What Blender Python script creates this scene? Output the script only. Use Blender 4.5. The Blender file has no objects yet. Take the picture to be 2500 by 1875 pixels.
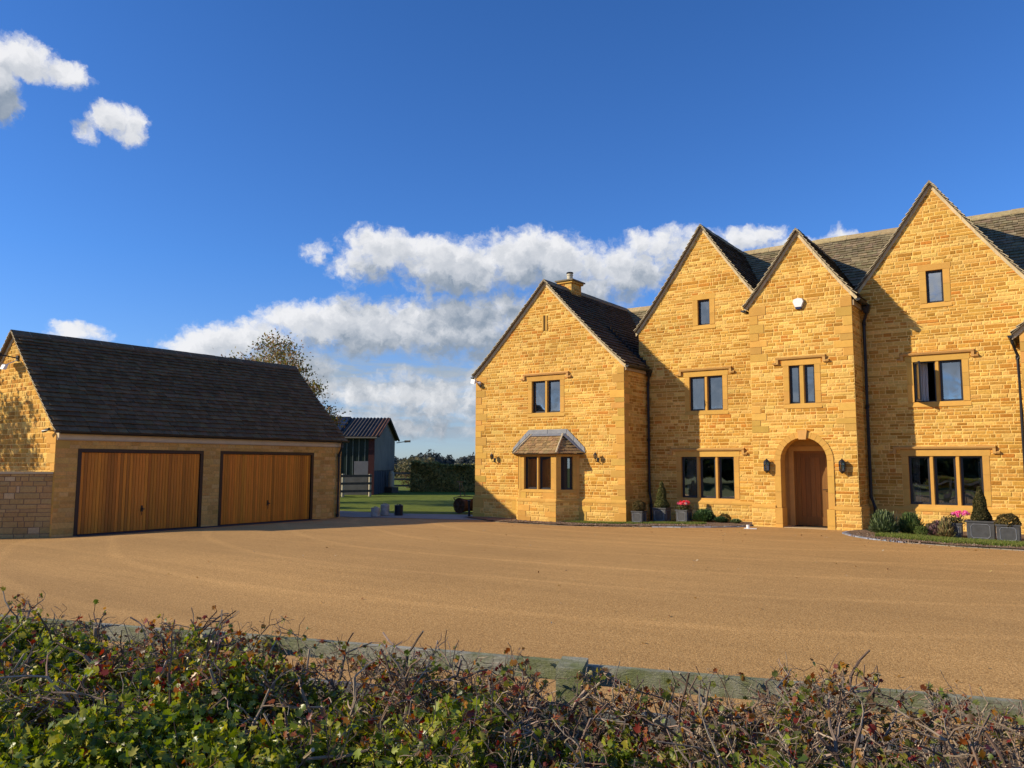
import bpy, math, random
import numpy as np
from mathutils import Vector, Matrix
R = random.Random(7)
NR = np.random.default_rng(11)
sc = bpy.context.scene
col = sc.collection
rad = math.radians

# ------------------------------------------------------------ camera
YAW, PITCH, ROLL = rad(35.376), rad(5.8445), rad(0.2302)
f = Vector((-math.sin(YAW)*math.cos(PITCH), math.cos(YAW)*math.cos(PITCH), math.sin(PITCH)))
r0 = Vector((math.cos(YAW), math.sin(YAW), 0)); u0 = r0.cross(f)
rt = r0*math.cos(ROLL)+u0*math.sin(ROLL); up = rt.cross(f)
cd = bpy.data.cameras.new("camera"); cam = bpy.data.objects.new("camera", cd); col.objects.link(cam)
cd.sensor_width = 36; cd.lens = 1924.73/2500*36; cd.clip_end = 6000; cd.clip_start = 0.05
cam.matrix_world = Matrix(((rt.x, up.x, -f.x, 0), (rt.y, up.y, -f.y, 0), (rt.z, up.z, -f.z, 1.8), (0, 0, 0, 1)))
sc.camera = cam

# ------------------------------------------------------------ light
SUN_A, SUN_E = rad(46.5), rad(25.5)        # light travels towards (sin A, cos A)
SUN_STR, SKY_STR, EXPO = 4.6, 0.085, 0.25
sc.view_settings.view_transform = 'Standard'; sc.view_settings.look = 'None'
sc.view_settings.exposure = EXPO; sc.view_settings.gamma = 1
sl = bpy.data.lights.new("sun", 'SUN'); sl.energy = SUN_STR; sl.angle = rad(0.53); sl.color = (1.0, 0.86, 0.64)
so = bpy.data.objects.new("sun", sl); col.objects.link(so)
ld = Vector((math.sin(SUN_A)*math.cos(SUN_E), math.cos(SUN_A)*math.cos(SUN_E), -math.sin(SUN_E)))
so.rotation_euler = ld.to_track_quat('-Z', 'Y').to_euler(); so.location = (-20, -20, 30)

# ------------------------------------------------------------ world: sky with cumulus placed by azimuth/elevation
w = bpy.data.worlds.new("World"); sc.world = w; w.use_nodes = True
nt = w.node_tree; nt.nodes.clear()
def N(t, tree=None, **k):
    n = (tree or nt).nodes.new(t)
    for a, b in k.items(): setattr(n, a, b)
    return n
def cloud_group(blobs):
    g = bpy.data.node_groups.new("cloud_mass", 'ShaderNodeTree')
    g.interface.new_socket("P", in_out='INPUT', socket_type='NodeSocketVector')
    g.interface.new_socket("D", in_out='OUTPUT', socket_type='NodeSocketFloat')
    gi = g.nodes.new('NodeGroupInput'); go = g.nodes.new('NodeGroupOutput')
    last = None
    for (cx, cy, rx, ry, amp) in blobs:
        a = N('ShaderNodeVectorMath', g, operation='SUBTRACT'); a.inputs[1].default_value = (cx, cy, 0)
        g.links.new(gi.outputs[0], a.inputs[0])
        b = N('ShaderNodeVectorMath', g, operation='MULTIPLY'); b.inputs[1].default_value = (1/rx, 1/ry, 0)
        g.links.new(a.outputs[0], b.inputs[0])
        c = N('ShaderNodeVectorMath', g, operation='DOT_PRODUCT')
        g.links.new(b.outputs[0], c.inputs[0]); g.links.new(b.outputs[0], c.inputs[1])
        d = N('ShaderNodeMath', g, operation='MULTIPLY_ADD'); d.inputs[1].default_value = -amp; d.inputs[2].default_value = amp
        g.links.new(c.outputs['Value'], d.inputs[0])
        if last is None: last = d
        else:
            m = N('ShaderNodeMath', g, operation='SMOOTH_MAX'); m.inputs[2].default_value = 0.25
            g.links.new(last.outputs[0], m.inputs[0]); g.links.new(d.outputs[0], m.inputs[1]); last = m
    g.links.new(last.outputs[0], go.inputs[0]); return g
# (azimuth left of +Y in degrees, elevation, half widths, amount)
CLOUDS = [(68.6, 24.1, 2.3, 1.35, 1.45), (66.2, 23.8, 2.0, 0.85, 1.2), (69.3, 21.6, 1.3, 1.6, 1.1), (69.8, 22.9, 1.5, 1.9, 1.4), (63.5, 21.7, 1.5, 1.15, 1.2), (62.1, 21.5, 1.4, 1.3, 1.15), (64.6, 20.8, 1.1, .9, .8), (64.51, 8.19, 2.23, 0.78, 1.0), (49.72, 14.84, 1.29, 0.84, 0.6), (45.07, 15.25, 3.58, 1.7, 1.1), (41.18, 15.12, 3.33, 1.44, 1.0), (46.51, 14.04, 2.36, 1.42, 0.8), (39.35, 14.15, 5.16, 2.17, 1.3), (34.2, 14.92, 4.54, 2.16, 1.3), (31.47, 14.32, 3.61, 2.02, 1.1), (49.86, 10.14, 3.73, 1.43, 1.1), (54.24, 8.49, 4.13, 1.54, 1.1), (56.86, 7.78, 2.92, 1.11, 1.0), (45.82, 9.73, 7.12, 2.18, 1.3), (39.31, 9.89, 5.12, 2.65, 1.3), (35.4, 10.52, 4.52, 2.36, 1.0), (27.26, 13.94, 3.83, 2.15, 1.1), (23.7, 15.52, 4.59, 1.41, 1.0), (29.37, 12.25, 4.45, 2.04, 0.9), (18.25, 15.74, 3.01, 0.88, 0.9), (12.34, 15.34, 1.15, 0.69, 0.8), (15.53, 14.97, 2.13, 0.82, 0.8), (47.16, 5.02, 4.65, 1.17, 0.9), (42.82, 5.99, 3.26, 1.03, 0.6), (40.43, 3.95, 5.06, 1.19, 0.8), (46.25, 2.99, 4.36, 1.02, 0.7), (36.87, 5.46, 3.59, 2.08, 0.8), (51.44, 6.63, 4.23, 1.71, 1.0), (38.33, 2.19, 4.16, 0.53, 0.35), (55.43, 4.78, 4.05, 1.4, 0.6), (42.8, 5.0, 7.0, 1.5, 1.0), (42.5, 2.6, 7.0, .8, .75), (36, 3.5, 4, 1.2, .7), (-120, 14, 16, 4, 1.2), (-165, 12, 14, 4, 1.2), (158, 9, 26, 6, 1.5), (120, 20, 16, 5, 1.0), (-60, 15, 12, 4, 1.1), (-20, 9, 8, 3, 1.0), (-150, 30, 14, 5, 1.0), (100, 10, 10, 3, 1.1)]  # wide unseen cloud behind the camera, added to grey the window reflections
CLOUDS = [(a, b, c*(1.0 if i < 8 else 1.08), d*(1.05 if i < 8 else 1.12), e*(1.05 if i < 8 else 1.1)) for i, (a, b, c, d, e) in enumerate(CLOUDS)]
def L(a, b, tree=None): (tree or nt).links.new(a, b)
out = N('ShaderNodeOutputWorld'); bg = N('ShaderNodeBackground'); bg.inputs[1].default_value = SKY_STR
sky = N('ShaderNodeTexSky'); sky.sky_type = 'NISHITA'; sky.sun_disc = False
sky.sun_elevation = SUN_E; sky.sun_rotation = math.pi+SUN_A
sky.air_density = 1.0; sky.dust_density = 0.2; sky.ozone_density = 1.6
tc = N('ShaderNodeTexCoord'); sep = N('ShaderNodeSeparateXYZ'); L(tc.outputs['Generated'], sep.inputs[0])
def M(op, a=None, b=None, c=None):
    n = N('ShaderNodeMath', operation=op)
    for i, x in enumerate((a, b, c)):
        if x is None: continue
        if isinstance(x, (int, float)): n.inputs[i].default_value = x
        else: L(x, n.inputs[i])
    return n.outputs[0]
neg = M('MULTIPLY', sep.outputs[0], -1.0)
az = M('MULTIPLY', M('ARCTAN2', neg, sep.outputs[1]), 57.2958)
el = M('MULTIPLY', M('ARCSINE', sep.outputs[2]), 57.2958)
cmb = N('ShaderNodeCombineXYZ'); L(az, cmb.inputs[0]); L(el, cmb.inputs[1])
def noise(scale, detail, rough, vec, dist=0.0, off=0.0):
    n = N('ShaderNodeTexNoise', noise_dimensions='3D'); n.inputs['Scale'].default_value = scale
    n.inputs['Detail'].default_value = detail; n.inputs['Roughness'].default_value = rough
    n.inputs['Distortion'].default_value = dist
    mp = N('ShaderNodeMapping'); mp.inputs['Location'].default_value = (off, off*0.7, off*1.3)
    L(vec, mp.inputs[0]); L(mp.outputs[0], n.inputs['Vector']); return n
# warp the lookup
wn = noise(0.9, 6, 0.65, cmb.outputs[0], off=3.1)
wsub = N('ShaderNodeVectorMath', operation='SUBTRACT'); wsub.inputs[1].default_value = (0.5, 0.5, 0.5); L(wn.outputs['Color'], wsub.inputs[0])
wsc = N('ShaderNodeVectorMath', operation='MULTIPLY'); wsc.inputs[1].default_value = (1.5, 1.1, 0); L(wsub.outputs[0], wsc.inputs[0])
pw = N('ShaderNodeVectorMath', operation='ADD'); L(cmb.outputs[0], pw.inputs[0]); L(wsc.outputs[0], pw.inputs[1])
cg = cloud_group(CLOUDS)
def dens(vec, off):
    sh = N('ShaderNodeVectorMath', operation='ADD'); sh.inputs[1].default_value = off; L(vec, sh.inputs[0])
    gn = N('ShaderNodeGroup'); gn.node_tree = cg; L(sh.outputs[0], gn.inputs[0])
    n1 = noise(0.55, 12, 0.66, sh.outputs[0], 0.15)
    return M('ADD', gn.outputs[0], M('MULTIPLY', M('SUBTRACT', n1.outputs[0], 0.52), 3.1))
d0 = dens(pw.outputs[0], (0, 0, 0))
d1 = dens(pw.outputs[0], (0.55, 1.0, 0))
d2 = dens(pw.outputs[0], (0.3, 2.6, 0))
def smooth(x, a, b):
    n = N('ShaderNodeMapRange', interpolation_type='SMOOTHSTEP'); L(x, n.inputs[0])
    n.inputs[1].default_value = a; n.inputs[2].default_value = b; return n.outputs[0]
alpha = smooth(d0, -0.10, 0.95)
s1 = smooth(d1, -0.25, 1.2); s2 = smooth(d2, -0.1, 1.1)
nv = noise(0.8, 6, 0.6, pw.outputs[0], off=9.0)
grey = M('ADD', M('ADD', M('MULTIPLY', s1, 0.42), M('MULTIPLY', s2, 0.52)), M('MULTIPLY', M('SUBTRACT', nv.outputs[0], .5), .9)); grey = M('MAXIMUM', grey, 0.0) 
grey = M('MINIMUM', grey, 1.0)
cc = N('ShaderNodeMix', data_type='RGBA'); L(grey, cc.inputs[0])
CB = 1/ (SKY_STR)
cc.inputs[6].default_value = (0.76*CB, 0.76*CB, 0.77*CB, 1); cc.inputs[7].default_value = (0.235*CB, 0.285*CB, 0.35*CB, 1)
# sky tint (deep clear autumn blue)
tint = N('ShaderNodeMix', data_type='RGBA', blend_type='MULTIPLY'); tint.inputs[0].default_value = 1.0
tr_ = N('ShaderNodeValToRGB'); te = tr_.color_ramp.elements
te[0].position = 0.0; te[0].color = (.42, .56, .92, 1); te[1].position = 1.0; te[1].color = (.22, .50, .92, 1)
te2 = te.new(.35); te2.color = (.28, .55, 1.0, 1)
L(M('MULTIPLY', el, 1/40), tr_.inputs[0])
tsc = N('ShaderNodeVectorMath', operation='SCALE'); tsc.inputs['Scale'].default_value = 1.68; L(tr_.outputs[0], tsc.inputs[0])
L(tsc.outputs[0], tint.inputs[7]); L(sky.outputs[0], tint.inputs[6])
vm = N('ShaderNodeMapping'); vm.inputs['Scale'].default_value = (.22, 1.5, 1); L(cmb.outputs[0], vm.inputs[0])
vn = noise(1.0, 7, 0.6, vm.outputs[0], .2, off=5.0)
veil = M('MULTIPLY', M('MULTIPLY', smooth(el, 0.6, 2.6), M('SUBTRACT', 1.0, smooth(el, 6.5, 9.5))), M('MULTIPLY', smooth(az, 26, 36), M('SUBTRACT', 1.0, smooth(az, 50, 60))))
veil = M('MULTIPLY', veil, M('ADD', .30, M('MULTIPLY', smooth(vn.outputs[0], .38, .62), .65)))
vs_ = N('ShaderNodeMix', data_type='RGBA'); L(veil, vs_.inputs[0]); L(tint.outputs[2], vs_.inputs[6]); vs_.inputs[7].default_value = (.31*CB, .38*CB, .46*CB, 1)
mx = N('ShaderNodeMix', data_type='RGBA'); L(M('MULTIPLY', alpha, 0.96), mx.inputs[0]); L(vs_.outputs[2], mx.inputs[6]); L(cc.outputs[2], mx.inputs[7])
L(mx.outputs[2], bg.inputs[0]); L(bg.outputs[0], out.inputs[0])

# ------------------------------------------------------------ helpers: meshes
class MB:
    def __init__(s): s.v = []; s.f = []; s.c = []; s.m = []
    def quad(s, pts, c=(1, 1, 1), m=0):
        i = len(s.v); s.v += [tuple(p) for p in pts]; s.f.append(tuple(range(i, i+len(pts)))); s.c.append(c); s.m.append(m)
    def box8(s, p, c=(1, 1, 1), m=0):      # p: bottom 4 (ccw), top 4
        i = len(s.v); s.v += [tuple(q) for q in p]
        for q in ((0, 3, 2, 1), (4, 5, 6, 7), (0, 1, 5, 4), (1, 2, 6, 5), (2, 3, 7, 6), (3, 0, 4, 7)):
            s.f.append(tuple(i+k for k in q)); s.c.append(c); s.m.append(m)
    def box(s, x0, x1, y0, y1, z0, z1, c=(1, 1, 1), m=0):
        s.box8([(x0, y0, z0), (x1, y0, z0), (x1, y1, z0), (x0, y1, z0), (x0, y0, z1), (x1, y0, z1), (x1, y1, z1), (x0, y1, z1)], c, m)
    def tube(s, pts, rads, n=8, c=(1, 1, 1), cap=True, capc=None, m=0):
        pts = [Vector(p) for p in pts]; base = len(s.v)
        if isinstance(rads, (int, float)): rads = [rads]*len(pts)
        ref = None
        for k, p in enumerate(pts):
            d = (pts[min(k+1, len(pts)-1)]-pts[max(k-1, 0)])
            if d.length < 1e-9: d = Vector((0, 0, 1))
            d.normalize()
            if ref is None: ref = Vector((1, 0, 0)) if abs(d.x) < .8 else Vector((0, 1, 0))
            a = d.cross(ref); a.normalize(); b = d.cross(a); ref = b.cross(d)*1.0
            ref = a.cross(d)*-1 if ref.length < 1e-6 else ref
            for j in range(n):
                t = 2*math.pi*j/n
                s.v.append(tuple(p+(a*math.cos(t)+b*math.sin(t))*rads[k]))
        for k in range(len(pts)-1):
            for j in range(n):
                q = base+k*n; s.f.append((q+j, q+(j+1) % n, q+n+(j+1) % n, q+n+j)); s.c.append(c); s.m.append(m)
        if cap:
            s.f.append(tuple(base+j for j in range(n))[::-1]); s.c.append(c); s.m.append(m)
            q = base+(len(pts)-1)*n; s.f.append(tuple(q+j for j in range(n))); s.c.append(capc or c); s.m.append(m)
    def lathe(s, prof, n=16, origin=(0, 0, 0), c=(1, 1, 1), m=0, rot=0.0):
        base = len(s.v); ox, oy, oz = origin
        for (r, z) in prof:
            for j in range(n):
                t = 2*math.pi*j/n+rot; s.v.append((ox+r*math.cos(t), oy+r*math.sin(t), oz+z))
        for k in range(len(prof)-1):
            for j in range(n):
                q = base+k*n; s.f.append((q+j, q+(j+1) % n, q+n+(j+1) % n, q+n+j)); s.c.append(c); s.m.append(m)
        s.f.append(tuple(base+j for j in range(n))[::-1]); s.c.append(c); s.m.append(m)
        q = base+(len(prof)-1)*n; s.f.append(tuple(q+j for j in range(n))); s.c.append(c); s.m.append(m)
    def build(s, name, mat, parent=None, smooth=False):
        me = bpy.data.meshes.new(name); me.from_pydata(s.v, [], s.f)
        mats = mat if isinstance(mat, (list, tuple)) else [mat]
        for x in mats: me.materials.append(x)
        if len(mats) > 1: me.polygons.foreach_set('material_index', s.m)
        at = me.attributes.new('Col', 'FLOAT_COLOR', 'FACE')
        at.data.foreach_set('color', np.array([(a[0], a[1], a[2], 1) for a in s.c], dtype=np.float32).ravel())
        if smooth: me.shade_smooth()
        me.update()
        o = bpy.data.objects.new(name, me); col.objects.link(o)
        if parent: o.parent = parent
        return o
def np_mesh(name, verts, faces, colors, mat, parent=None, smooth=False):
    """verts (n,3), faces (m,k) same k, colors (m,3)"""
    me = bpy.data.meshes.new(name); nf, k = faces.shape
    me.vertices.add(len(verts)); me.vertices.foreach_set('co', verts.astype(np.float32).ravel())
    me.loops.add(nf*k); me.loops.foreach_set('vertex_index', faces.astype(np.int32).ravel())
    me.polygons.add(nf); me.polygons.foreach_set('loop_start', np.arange(0, nf*k, k, dtype=np.int32))
    me.polygons.foreach_set('loop_total', np.full(nf, k, dtype=np.int32))
    me.materials.append(mat)
    at = me.attributes.new('Col', 'FLOAT_COLOR', 'FACE')
    c4 = np.ones((nf, 4), np.float32); c4[:, :3] = colors; at.data.foreach_set('color', c4.ravel())
    if smooth: me.polygons.foreach_set('use_smooth', np.ones(nf, bool))
    me.update(calc_edges=True); me.validate()
    o = bpy.data.objects.new(name, me); col.objects.link(o)
    if parent: o.parent = parent
    return o
def tag(o, label=None, cat=None, group=None, kind=None):
    if label: o['label'] = label
    if cat: o['category'] = cat
    if group: o['group'] = group
    if kind: o['kind'] = kind
    return o
def empty(name, loc=(0, 0, 0), rz=0.0):
    e = bpy.data.objects.new(name, None); col.objects.link(e); e.location = loc; e.rotation_euler = (0, 0, rz)
    e.empty_display_size = 0.2; return e
def copy_tree(o, parent=None):
    c = o.copy(); col.objects.link(c)
    if parent: c.parent = parent
    for ch in list(o.children): copy_tree(ch, c)
    return c

# ------------------------------------------------------------ helpers: materials
def mat(name, color=None, rough=0.85, bump=0.0, bscale=30, attr=False, var=0.0, vscale=6, metal=0.0, spec=0.3, nrough=0.6, coord='Object', stretch=None, detail=6):
    m = bpy.data.materials.new(name); m.use_nodes = True; t = m.node_tree; b = t.nodes['Principled BSDF']
    b.inputs['Roughness'].default_value = rough; b.inputs['Metallic'].default_value = metal
    b.inputs['Specular IOR Level'].default_value = spec
    tcn = N('ShaderNodeTexCoord', t); vec = tcn.outputs[coord]
    if stretch:
        mp = N('ShaderNodeMapping', t); mp.inputs['Scale'].default_value = stretch; L(vec, mp.inputs[0], t); vec = mp.outputs[0]
    if attr:
        a = N('ShaderNodeAttribute', t, attribute_name='Col'); cs = a.outputs['Color']
        if color:
            q = N('ShaderNodeMix', t, data_type='RGBA', blend_type='MULTIPLY'); q.inputs[0].default_value = 1
            L(cs, q.inputs[6], t); q.inputs[7].default_value = (*color, 1); cs = q.outputs[2]
    else:
        rgb = N('ShaderNodeRGB', t); rgb.outputs[0].default_value = (*color, 1); cs = rgb.outputs[0]
    if var > 0:
        n = N('ShaderNodeTexNoise', t); n.inputs['Scale'].default_value = vscale; n.inputs['Detail'].default_value = detail; n.inputs['Roughness'].default_value = nrough
        L(vec, n.inputs['Vector'], t)
        mr = N('ShaderNodeMapRange', t); L(n.outputs[0], mr.inputs[0], t); mr.inputs[1].default_value = .25; mr.inputs[2].default_value = .75
        mr.inputs[3].default_value = 1-var; mr.inputs[4].default_value = 1+var
        q = N('ShaderNodeVectorMath', t, operation='SCALE'); L(cs, q.inputs[0], t); L(mr.outputs[0], q.inputs['Scale'], t); cs = q.outputs[0]
    L(cs, b.inputs['Base Color'], t)
    if bump > 0:
        n = N('ShaderNodeTexNoise', t); n.inputs['Scale'].default_value = bscale; n.inputs['Detail'].default_value = 5; n.inputs['Roughness'].default_value = .65
        L(vec, n.inputs['Vector'], t)
        bp = N('ShaderNodeBump', t); bp.inputs['Strength'].default_value = 1.0; bp.inputs['Distance'].default_value = bump
        L(n.outputs[0], bp.inputs['Height'], t); L(bp.outputs[0], b.inputs['Normal'], t)
    return m
MT = {}
MT['stone'] = mat('ironstone', attr=True, rough=.92, bump=.016, bscale=20, var=.17, vscale=22, spec=.15)
def add_big(m, lo, hi, sc_):
    t = m.node_tree; b = t.nodes['Principled BSDF']; lk = b.inputs['Base Color'].links[0].from_socket
    tcn = N('ShaderNodeTexCoord', t); n = N('ShaderNodeTexNoise', t); n.inputs['Scale'].default_value = sc_; n.inputs['Detail'].default_value = 5; n.inputs['Roughness'].default_value = .7
    mp = N('ShaderNodeMapping', t); mp.inputs['Scale'].default_value = (1, 1, 1.7); L(tcn.outputs['Object'], mp.inputs[0], t); L(mp.outputs[0], n.inputs['Vector'], t)
    mr = N('ShaderNodeMapRange', t); L(n.outputs[0], mr.inputs[0], t); mr.inputs[1].default_value = .3; mr.inputs[2].default_value = .7; mr.inputs[3].default_value = lo; mr.inputs[4].default_value = hi
    q = N('ShaderNodeVectorMath', t, operation='SCALE'); L(lk, q.inputs[0], t); L(mr.outputs[0], q.inputs['Scale'], t); L(q.outputs[0], b.inputs['Base Color'], t)
add_big(MT['stone'], .90, 1.19, .55)
MT['dressed'] = mat('dressed_stone', attr=True, rough=.9, bump=.003, bscale=35, var=.10, vscale=4, spec=.15)
MT['tile'] = mat('stone_tile', attr=True, rough=.9, bump=.01, bscale=30, var=.25, vscale=9, spec=.12)
MT['lead'] = mat('lead_sheet', (.21, .22, .24), rough=.5, bump=.004, bscale=14, var=.2, vscale=7, spec=.5)
MT['black'] = mat('black_cast_metal', (.012, .012, .014), rough=.42, bump=.001, bscale=30, spec=.5)
MT['frame'] = mat('dark_grey_window_metal', (.020, .021, .026), rough=.4, spec=.5, var=.1)
MT['white'] = mat('white_plastic', (.82, .82, .80), rough=.45, spec=.4)
MT['room_dark'] = mat('dark_room_lining', (.05, .046, .042), rough=.9, var=.1)  # near-black colour stands in for the darkness of unlit rooms
MT['curtain'] = mat('pale_curtain_cloth', (.80, .78, .74), rough=.95, bump=.002, bscale=60)
MT['cream'] = mat('cream_paint', (.42, .34, .22), rough=.7, var=.06, vscale=3)
MT['wood'] = mat('cedar_boards', attr=True, rough=.55, bump=.002, bscale=20, var=.22, vscale=5, stretch=(6, 6, .35), spec=.35)
MT['oak'] = mat('oak_boards', attr=True, rough=.55, bump=.002, bscale=20, var=.18, vscale=5, stretch=(6, 6, .35), spec=.3)
MT['brownframe'] = mat('dark_brown_frame', (.035, .018, .011), rough=.5, spec=.4)
MT['pot'] = mat('lead_look_planter', (.07, .07, .07), rough=.55, bump=.003, bscale=25, var=.3, vscale=9, spec=.4)
MT['soil'] = mat('bed_soil', (.22, .15, .10), rough=1, bump=.05, bscale=14, var=.4, vscale=11, spec=.05)
MT['bark'] = mat('bark', attr=True, rough=.9, bump=.004, bscale=40, var=.25, vscale=20, spec=.1)
def railmat():
    m = mat('weathered_rail', (.42, .40, .31), rough=.85, bump=.006, bscale=18, var=.3, vscale=5, stretch=(1.5, 14, 14), spec=.12, nrough=.75)
    t = m.node_tree; b = t.nodes['Principled BSDF']; lk = b.inputs['Base Color'].links[0].from_socket
    tcn = N('ShaderNodeTexCoord', t); n = N('ShaderNodeTexNoise', t); n.inputs['Scale'].default_value = 5; n.inputs['Detail'].default_value = 7; n.inputs['Roughness'].default_value = .7; L(tcn.outputs['Object'], n.inputs['Vector'], t)
    mr = N('ShaderNodeMapRange', t); L(n.outputs[0], mr.inputs[0], t); mr.inputs[1].default_value = .40; mr.inputs[2].default_value = .62
    q = N('ShaderNodeMix', t, data_type='RGBA'); L(mr.outputs[0], q.inputs[0], t); L(lk, q.inputs[6], t); q.inputs[7].default_value = (.21, .23, .10, 1)
    n2 = N('ShaderNodeTexNoise', t); n2.inputs['Scale'].default_value = 3; n2.inputs['Detail'].default_value = 8; n2.inputs['Roughness'].default_value = .8
    mp = N('ShaderNodeMapping', t); mp.inputs['Scale'].default_value = (2, 2, 60); L(tcn.outputs['Object'], mp.inputs[0], t); L(mp.outputs[0], n2.inputs['Vector'], t)
    m2 = N('ShaderNodeMapRange', t); L(n2.outputs[0], m2.inputs[0], t); m2.inputs[1].default_value = .35; m2.inputs[2].default_value = .65; m2.inputs[3].default_value = .62; m2.inputs[4].default_value = 1.15
    q2 = N('ShaderNodeVectorMath', t, operation='SCALE'); L(q.outputs[2], q2.inputs[0], t); L(m2.outputs[0], q2.inputs['Scale'], t); L(q2.outputs[0], b.inputs['Base Color'], t)
    return m
MT['rail'] = railmat()
MT['darkrail'] = mat('dark_timber', (.075, .066, .052), rough=.9, bump=.004, bscale=18, var=.3, vscale=6)
MT['sett'] = mat('blue_grey_sett', attr=True, rough=.75, bump=.006, bscale=30, var=.15, vscale=12)
MT['chrome'] = mat('brushed_flue_steel', (.62, .58, .50), rough=.35, metal=.7)
MT['rust'] = mat('rusty_iron', (.085, .040, .020), rough=.85, bump=.005, bscale=30, var=.4, vscale=9)
MT['cone'] = mat('unfired', (.5, .5, .5))
def leafmat(name, trans=.35, rough=.45, spec=.35):
    m = bpy.data.materials.new(name); m.use_nodes = True; t = m.node_tree; b = t.nodes['Principled BSDF']
    a = N('ShaderNodeAttribute', t, attribute_name='Col'); L(a.outputs['Color'], b.inputs['Base Color'], t)
    b.inputs['Roughness'].default_value = rough; b.inputs['Specular IOR Level'].default_value = spec
    tr = N('ShaderNodeBsdfTranslucent', t); hs = N('ShaderNodeHueSaturation', t); hs.inputs['Value'].default_value = 1.5; hs.inputs['Saturation'].default_value = 1.15
    L(a.outputs['Color'], hs.inputs['Color'], t); L(hs.outputs[0], tr.inputs[0], t)
    mxs = N('ShaderNodeMixShader', t); mxs.inputs[0].default_value = trans
    L(b.outputs[0], mxs.inputs[1], t); L(tr.outputs[0], mxs.inputs[2], t); L(mxs.outputs[0], t.nodes['Material Output'].inputs[0], t)
    return m
MT['leaf'] = leafmat('leaf'); MT['hleaf'] = leafmat('hawthorn_leaf', .32, .36, .45); MT['leafm'] = leafmat('matt_leaf', .22, .75, .15); MT['petal'] = leafmat('petal', .3, .6, .2)
def glassmat():
    m = bpy.data.materials.new('window_glass'); m.use_nodes = True; t = m.node_tree; t.nodes.remove(t.nodes['Principled BSDF'])
    gl = N('ShaderNodeBsdfGlossy', t); gl.inputs['Roughness'].default_value = .012; gl.inputs['Color'].default_value = (.92, .96, 1, 1)
    tr = N('ShaderNodeBsdfTransparent', t); tr.inputs['Color'].default_value = (.68, .70, .70, 1)
    fr = N('ShaderNodeFresnel', t); fr.inputs['IOR'].default_value = 1.9
    n = N('ShaderNodeTexNoise', t); n.inputs['Scale'].default_value = 1.6; n.inputs['Detail'].default_value = 1
    tcn = N('ShaderNodeTexCoord', t); L(tcn.outputs['Object'], n.inputs['Vector'], t)
    bp = N('ShaderNodeBump', t); bp.inputs['Distance'].default_value = .003; L(n.outputs[0], bp.inputs['Height'], t); L(bp.outputs[0], gl.inputs['Normal'], t)
    ad = N('ShaderNodeMath', t, operation='MULTIPLY_ADD'); L(fr.outputs[0], ad.inputs[0], t); ad.inputs[1].default_value = 1.3; ad.inputs[2].default_value = .30; ad.use_clamp = True
    mxs = N('ShaderNodeMixShader', t); L(ad.outputs[0], mxs.inputs[0], t); L(tr.outputs[0], mxs.inputs[1], t); L(gl.outputs[0], mxs.inputs[2], t)
    L(mxs.outputs[0], t.nodes['Material Output'].inputs[0], t); return m
MT['glass'] = glassmat()
def jit(c, a=.12, h=.05):
    k = 1+R.uniform(-a, a); return (c[0]*k*(1+R.uniform(-h, h)), c[1]*k*(1+R.uniform(-h, h)), c[2]*k*(1+R.uniform(-h, h)))

# ------------------------------------------------------------ ground
def sst(x, a, b):
    t = max(0, min(1, (x-a)/(b-a))); return t*t*(3-2*t)
def hz(x, y):
    z = .13*sst(x, -20.2, -17.6)*(1-.95*sst(y, 17.2, 20.6)*(1-sst(x, -12.5, -8.0)))
    return z*sst(y, 6.2, 9.5)
def sheet(name, x0, x1, y0, y1, nx, ny, zf, m):
    xs = np.linspace(x0, x1, nx+1); ys = np.linspace(y0, y1, ny+1)
    v = np.array([(x, y, zf(x, y)) for y in ys for x in xs]); i = np.arange(nx*ny); a = (i//nx)*(nx+1)+i % nx
    fc = np.stack([a, a+1, a+nx+2, a+nx+1], 1)
    return np_mesh(name, v, fc, np.ones((nx*ny, 3)), m, smooth=True)
def poly_sheet(name, pts, zoff, m, n_sub=0, zf=None):
    import bmesh
    bm = bmesh.new(); vs = [bm.verts.new((x, y, 0)) for x, y in pts]; fce = bm.faces.new(vs)
    if fce.normal.z < 0: fce.normal_flip()
    bm.normal_update()
    if bm.faces[:][0].normal.z < 0: bmesh.ops.reverse_faces(bm, faces=bm.faces[:])
    bmesh.ops.triangulate(bm, faces=bm.faces[:])
    for _ in range(n_sub): bmesh.ops.subdivide_edges(bm, edges=[e for e in bm.edges if e.calc_length() > .35], cuts=1, use_grid_fill=False); bmesh.ops.triangulate(bm, faces=bm.faces[:])
    for v in bm.verts: v.co.z = (zf or hz)(v.co.x, v.co.y)+zoff
    me = bpy.data.meshes.new(name); bm.to_mesh(me); bm.free(); me.materials.append(m); me.shade_smooth()
    o = bpy.data.objects.new(name, me); col.objects.link(o); return o

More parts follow.
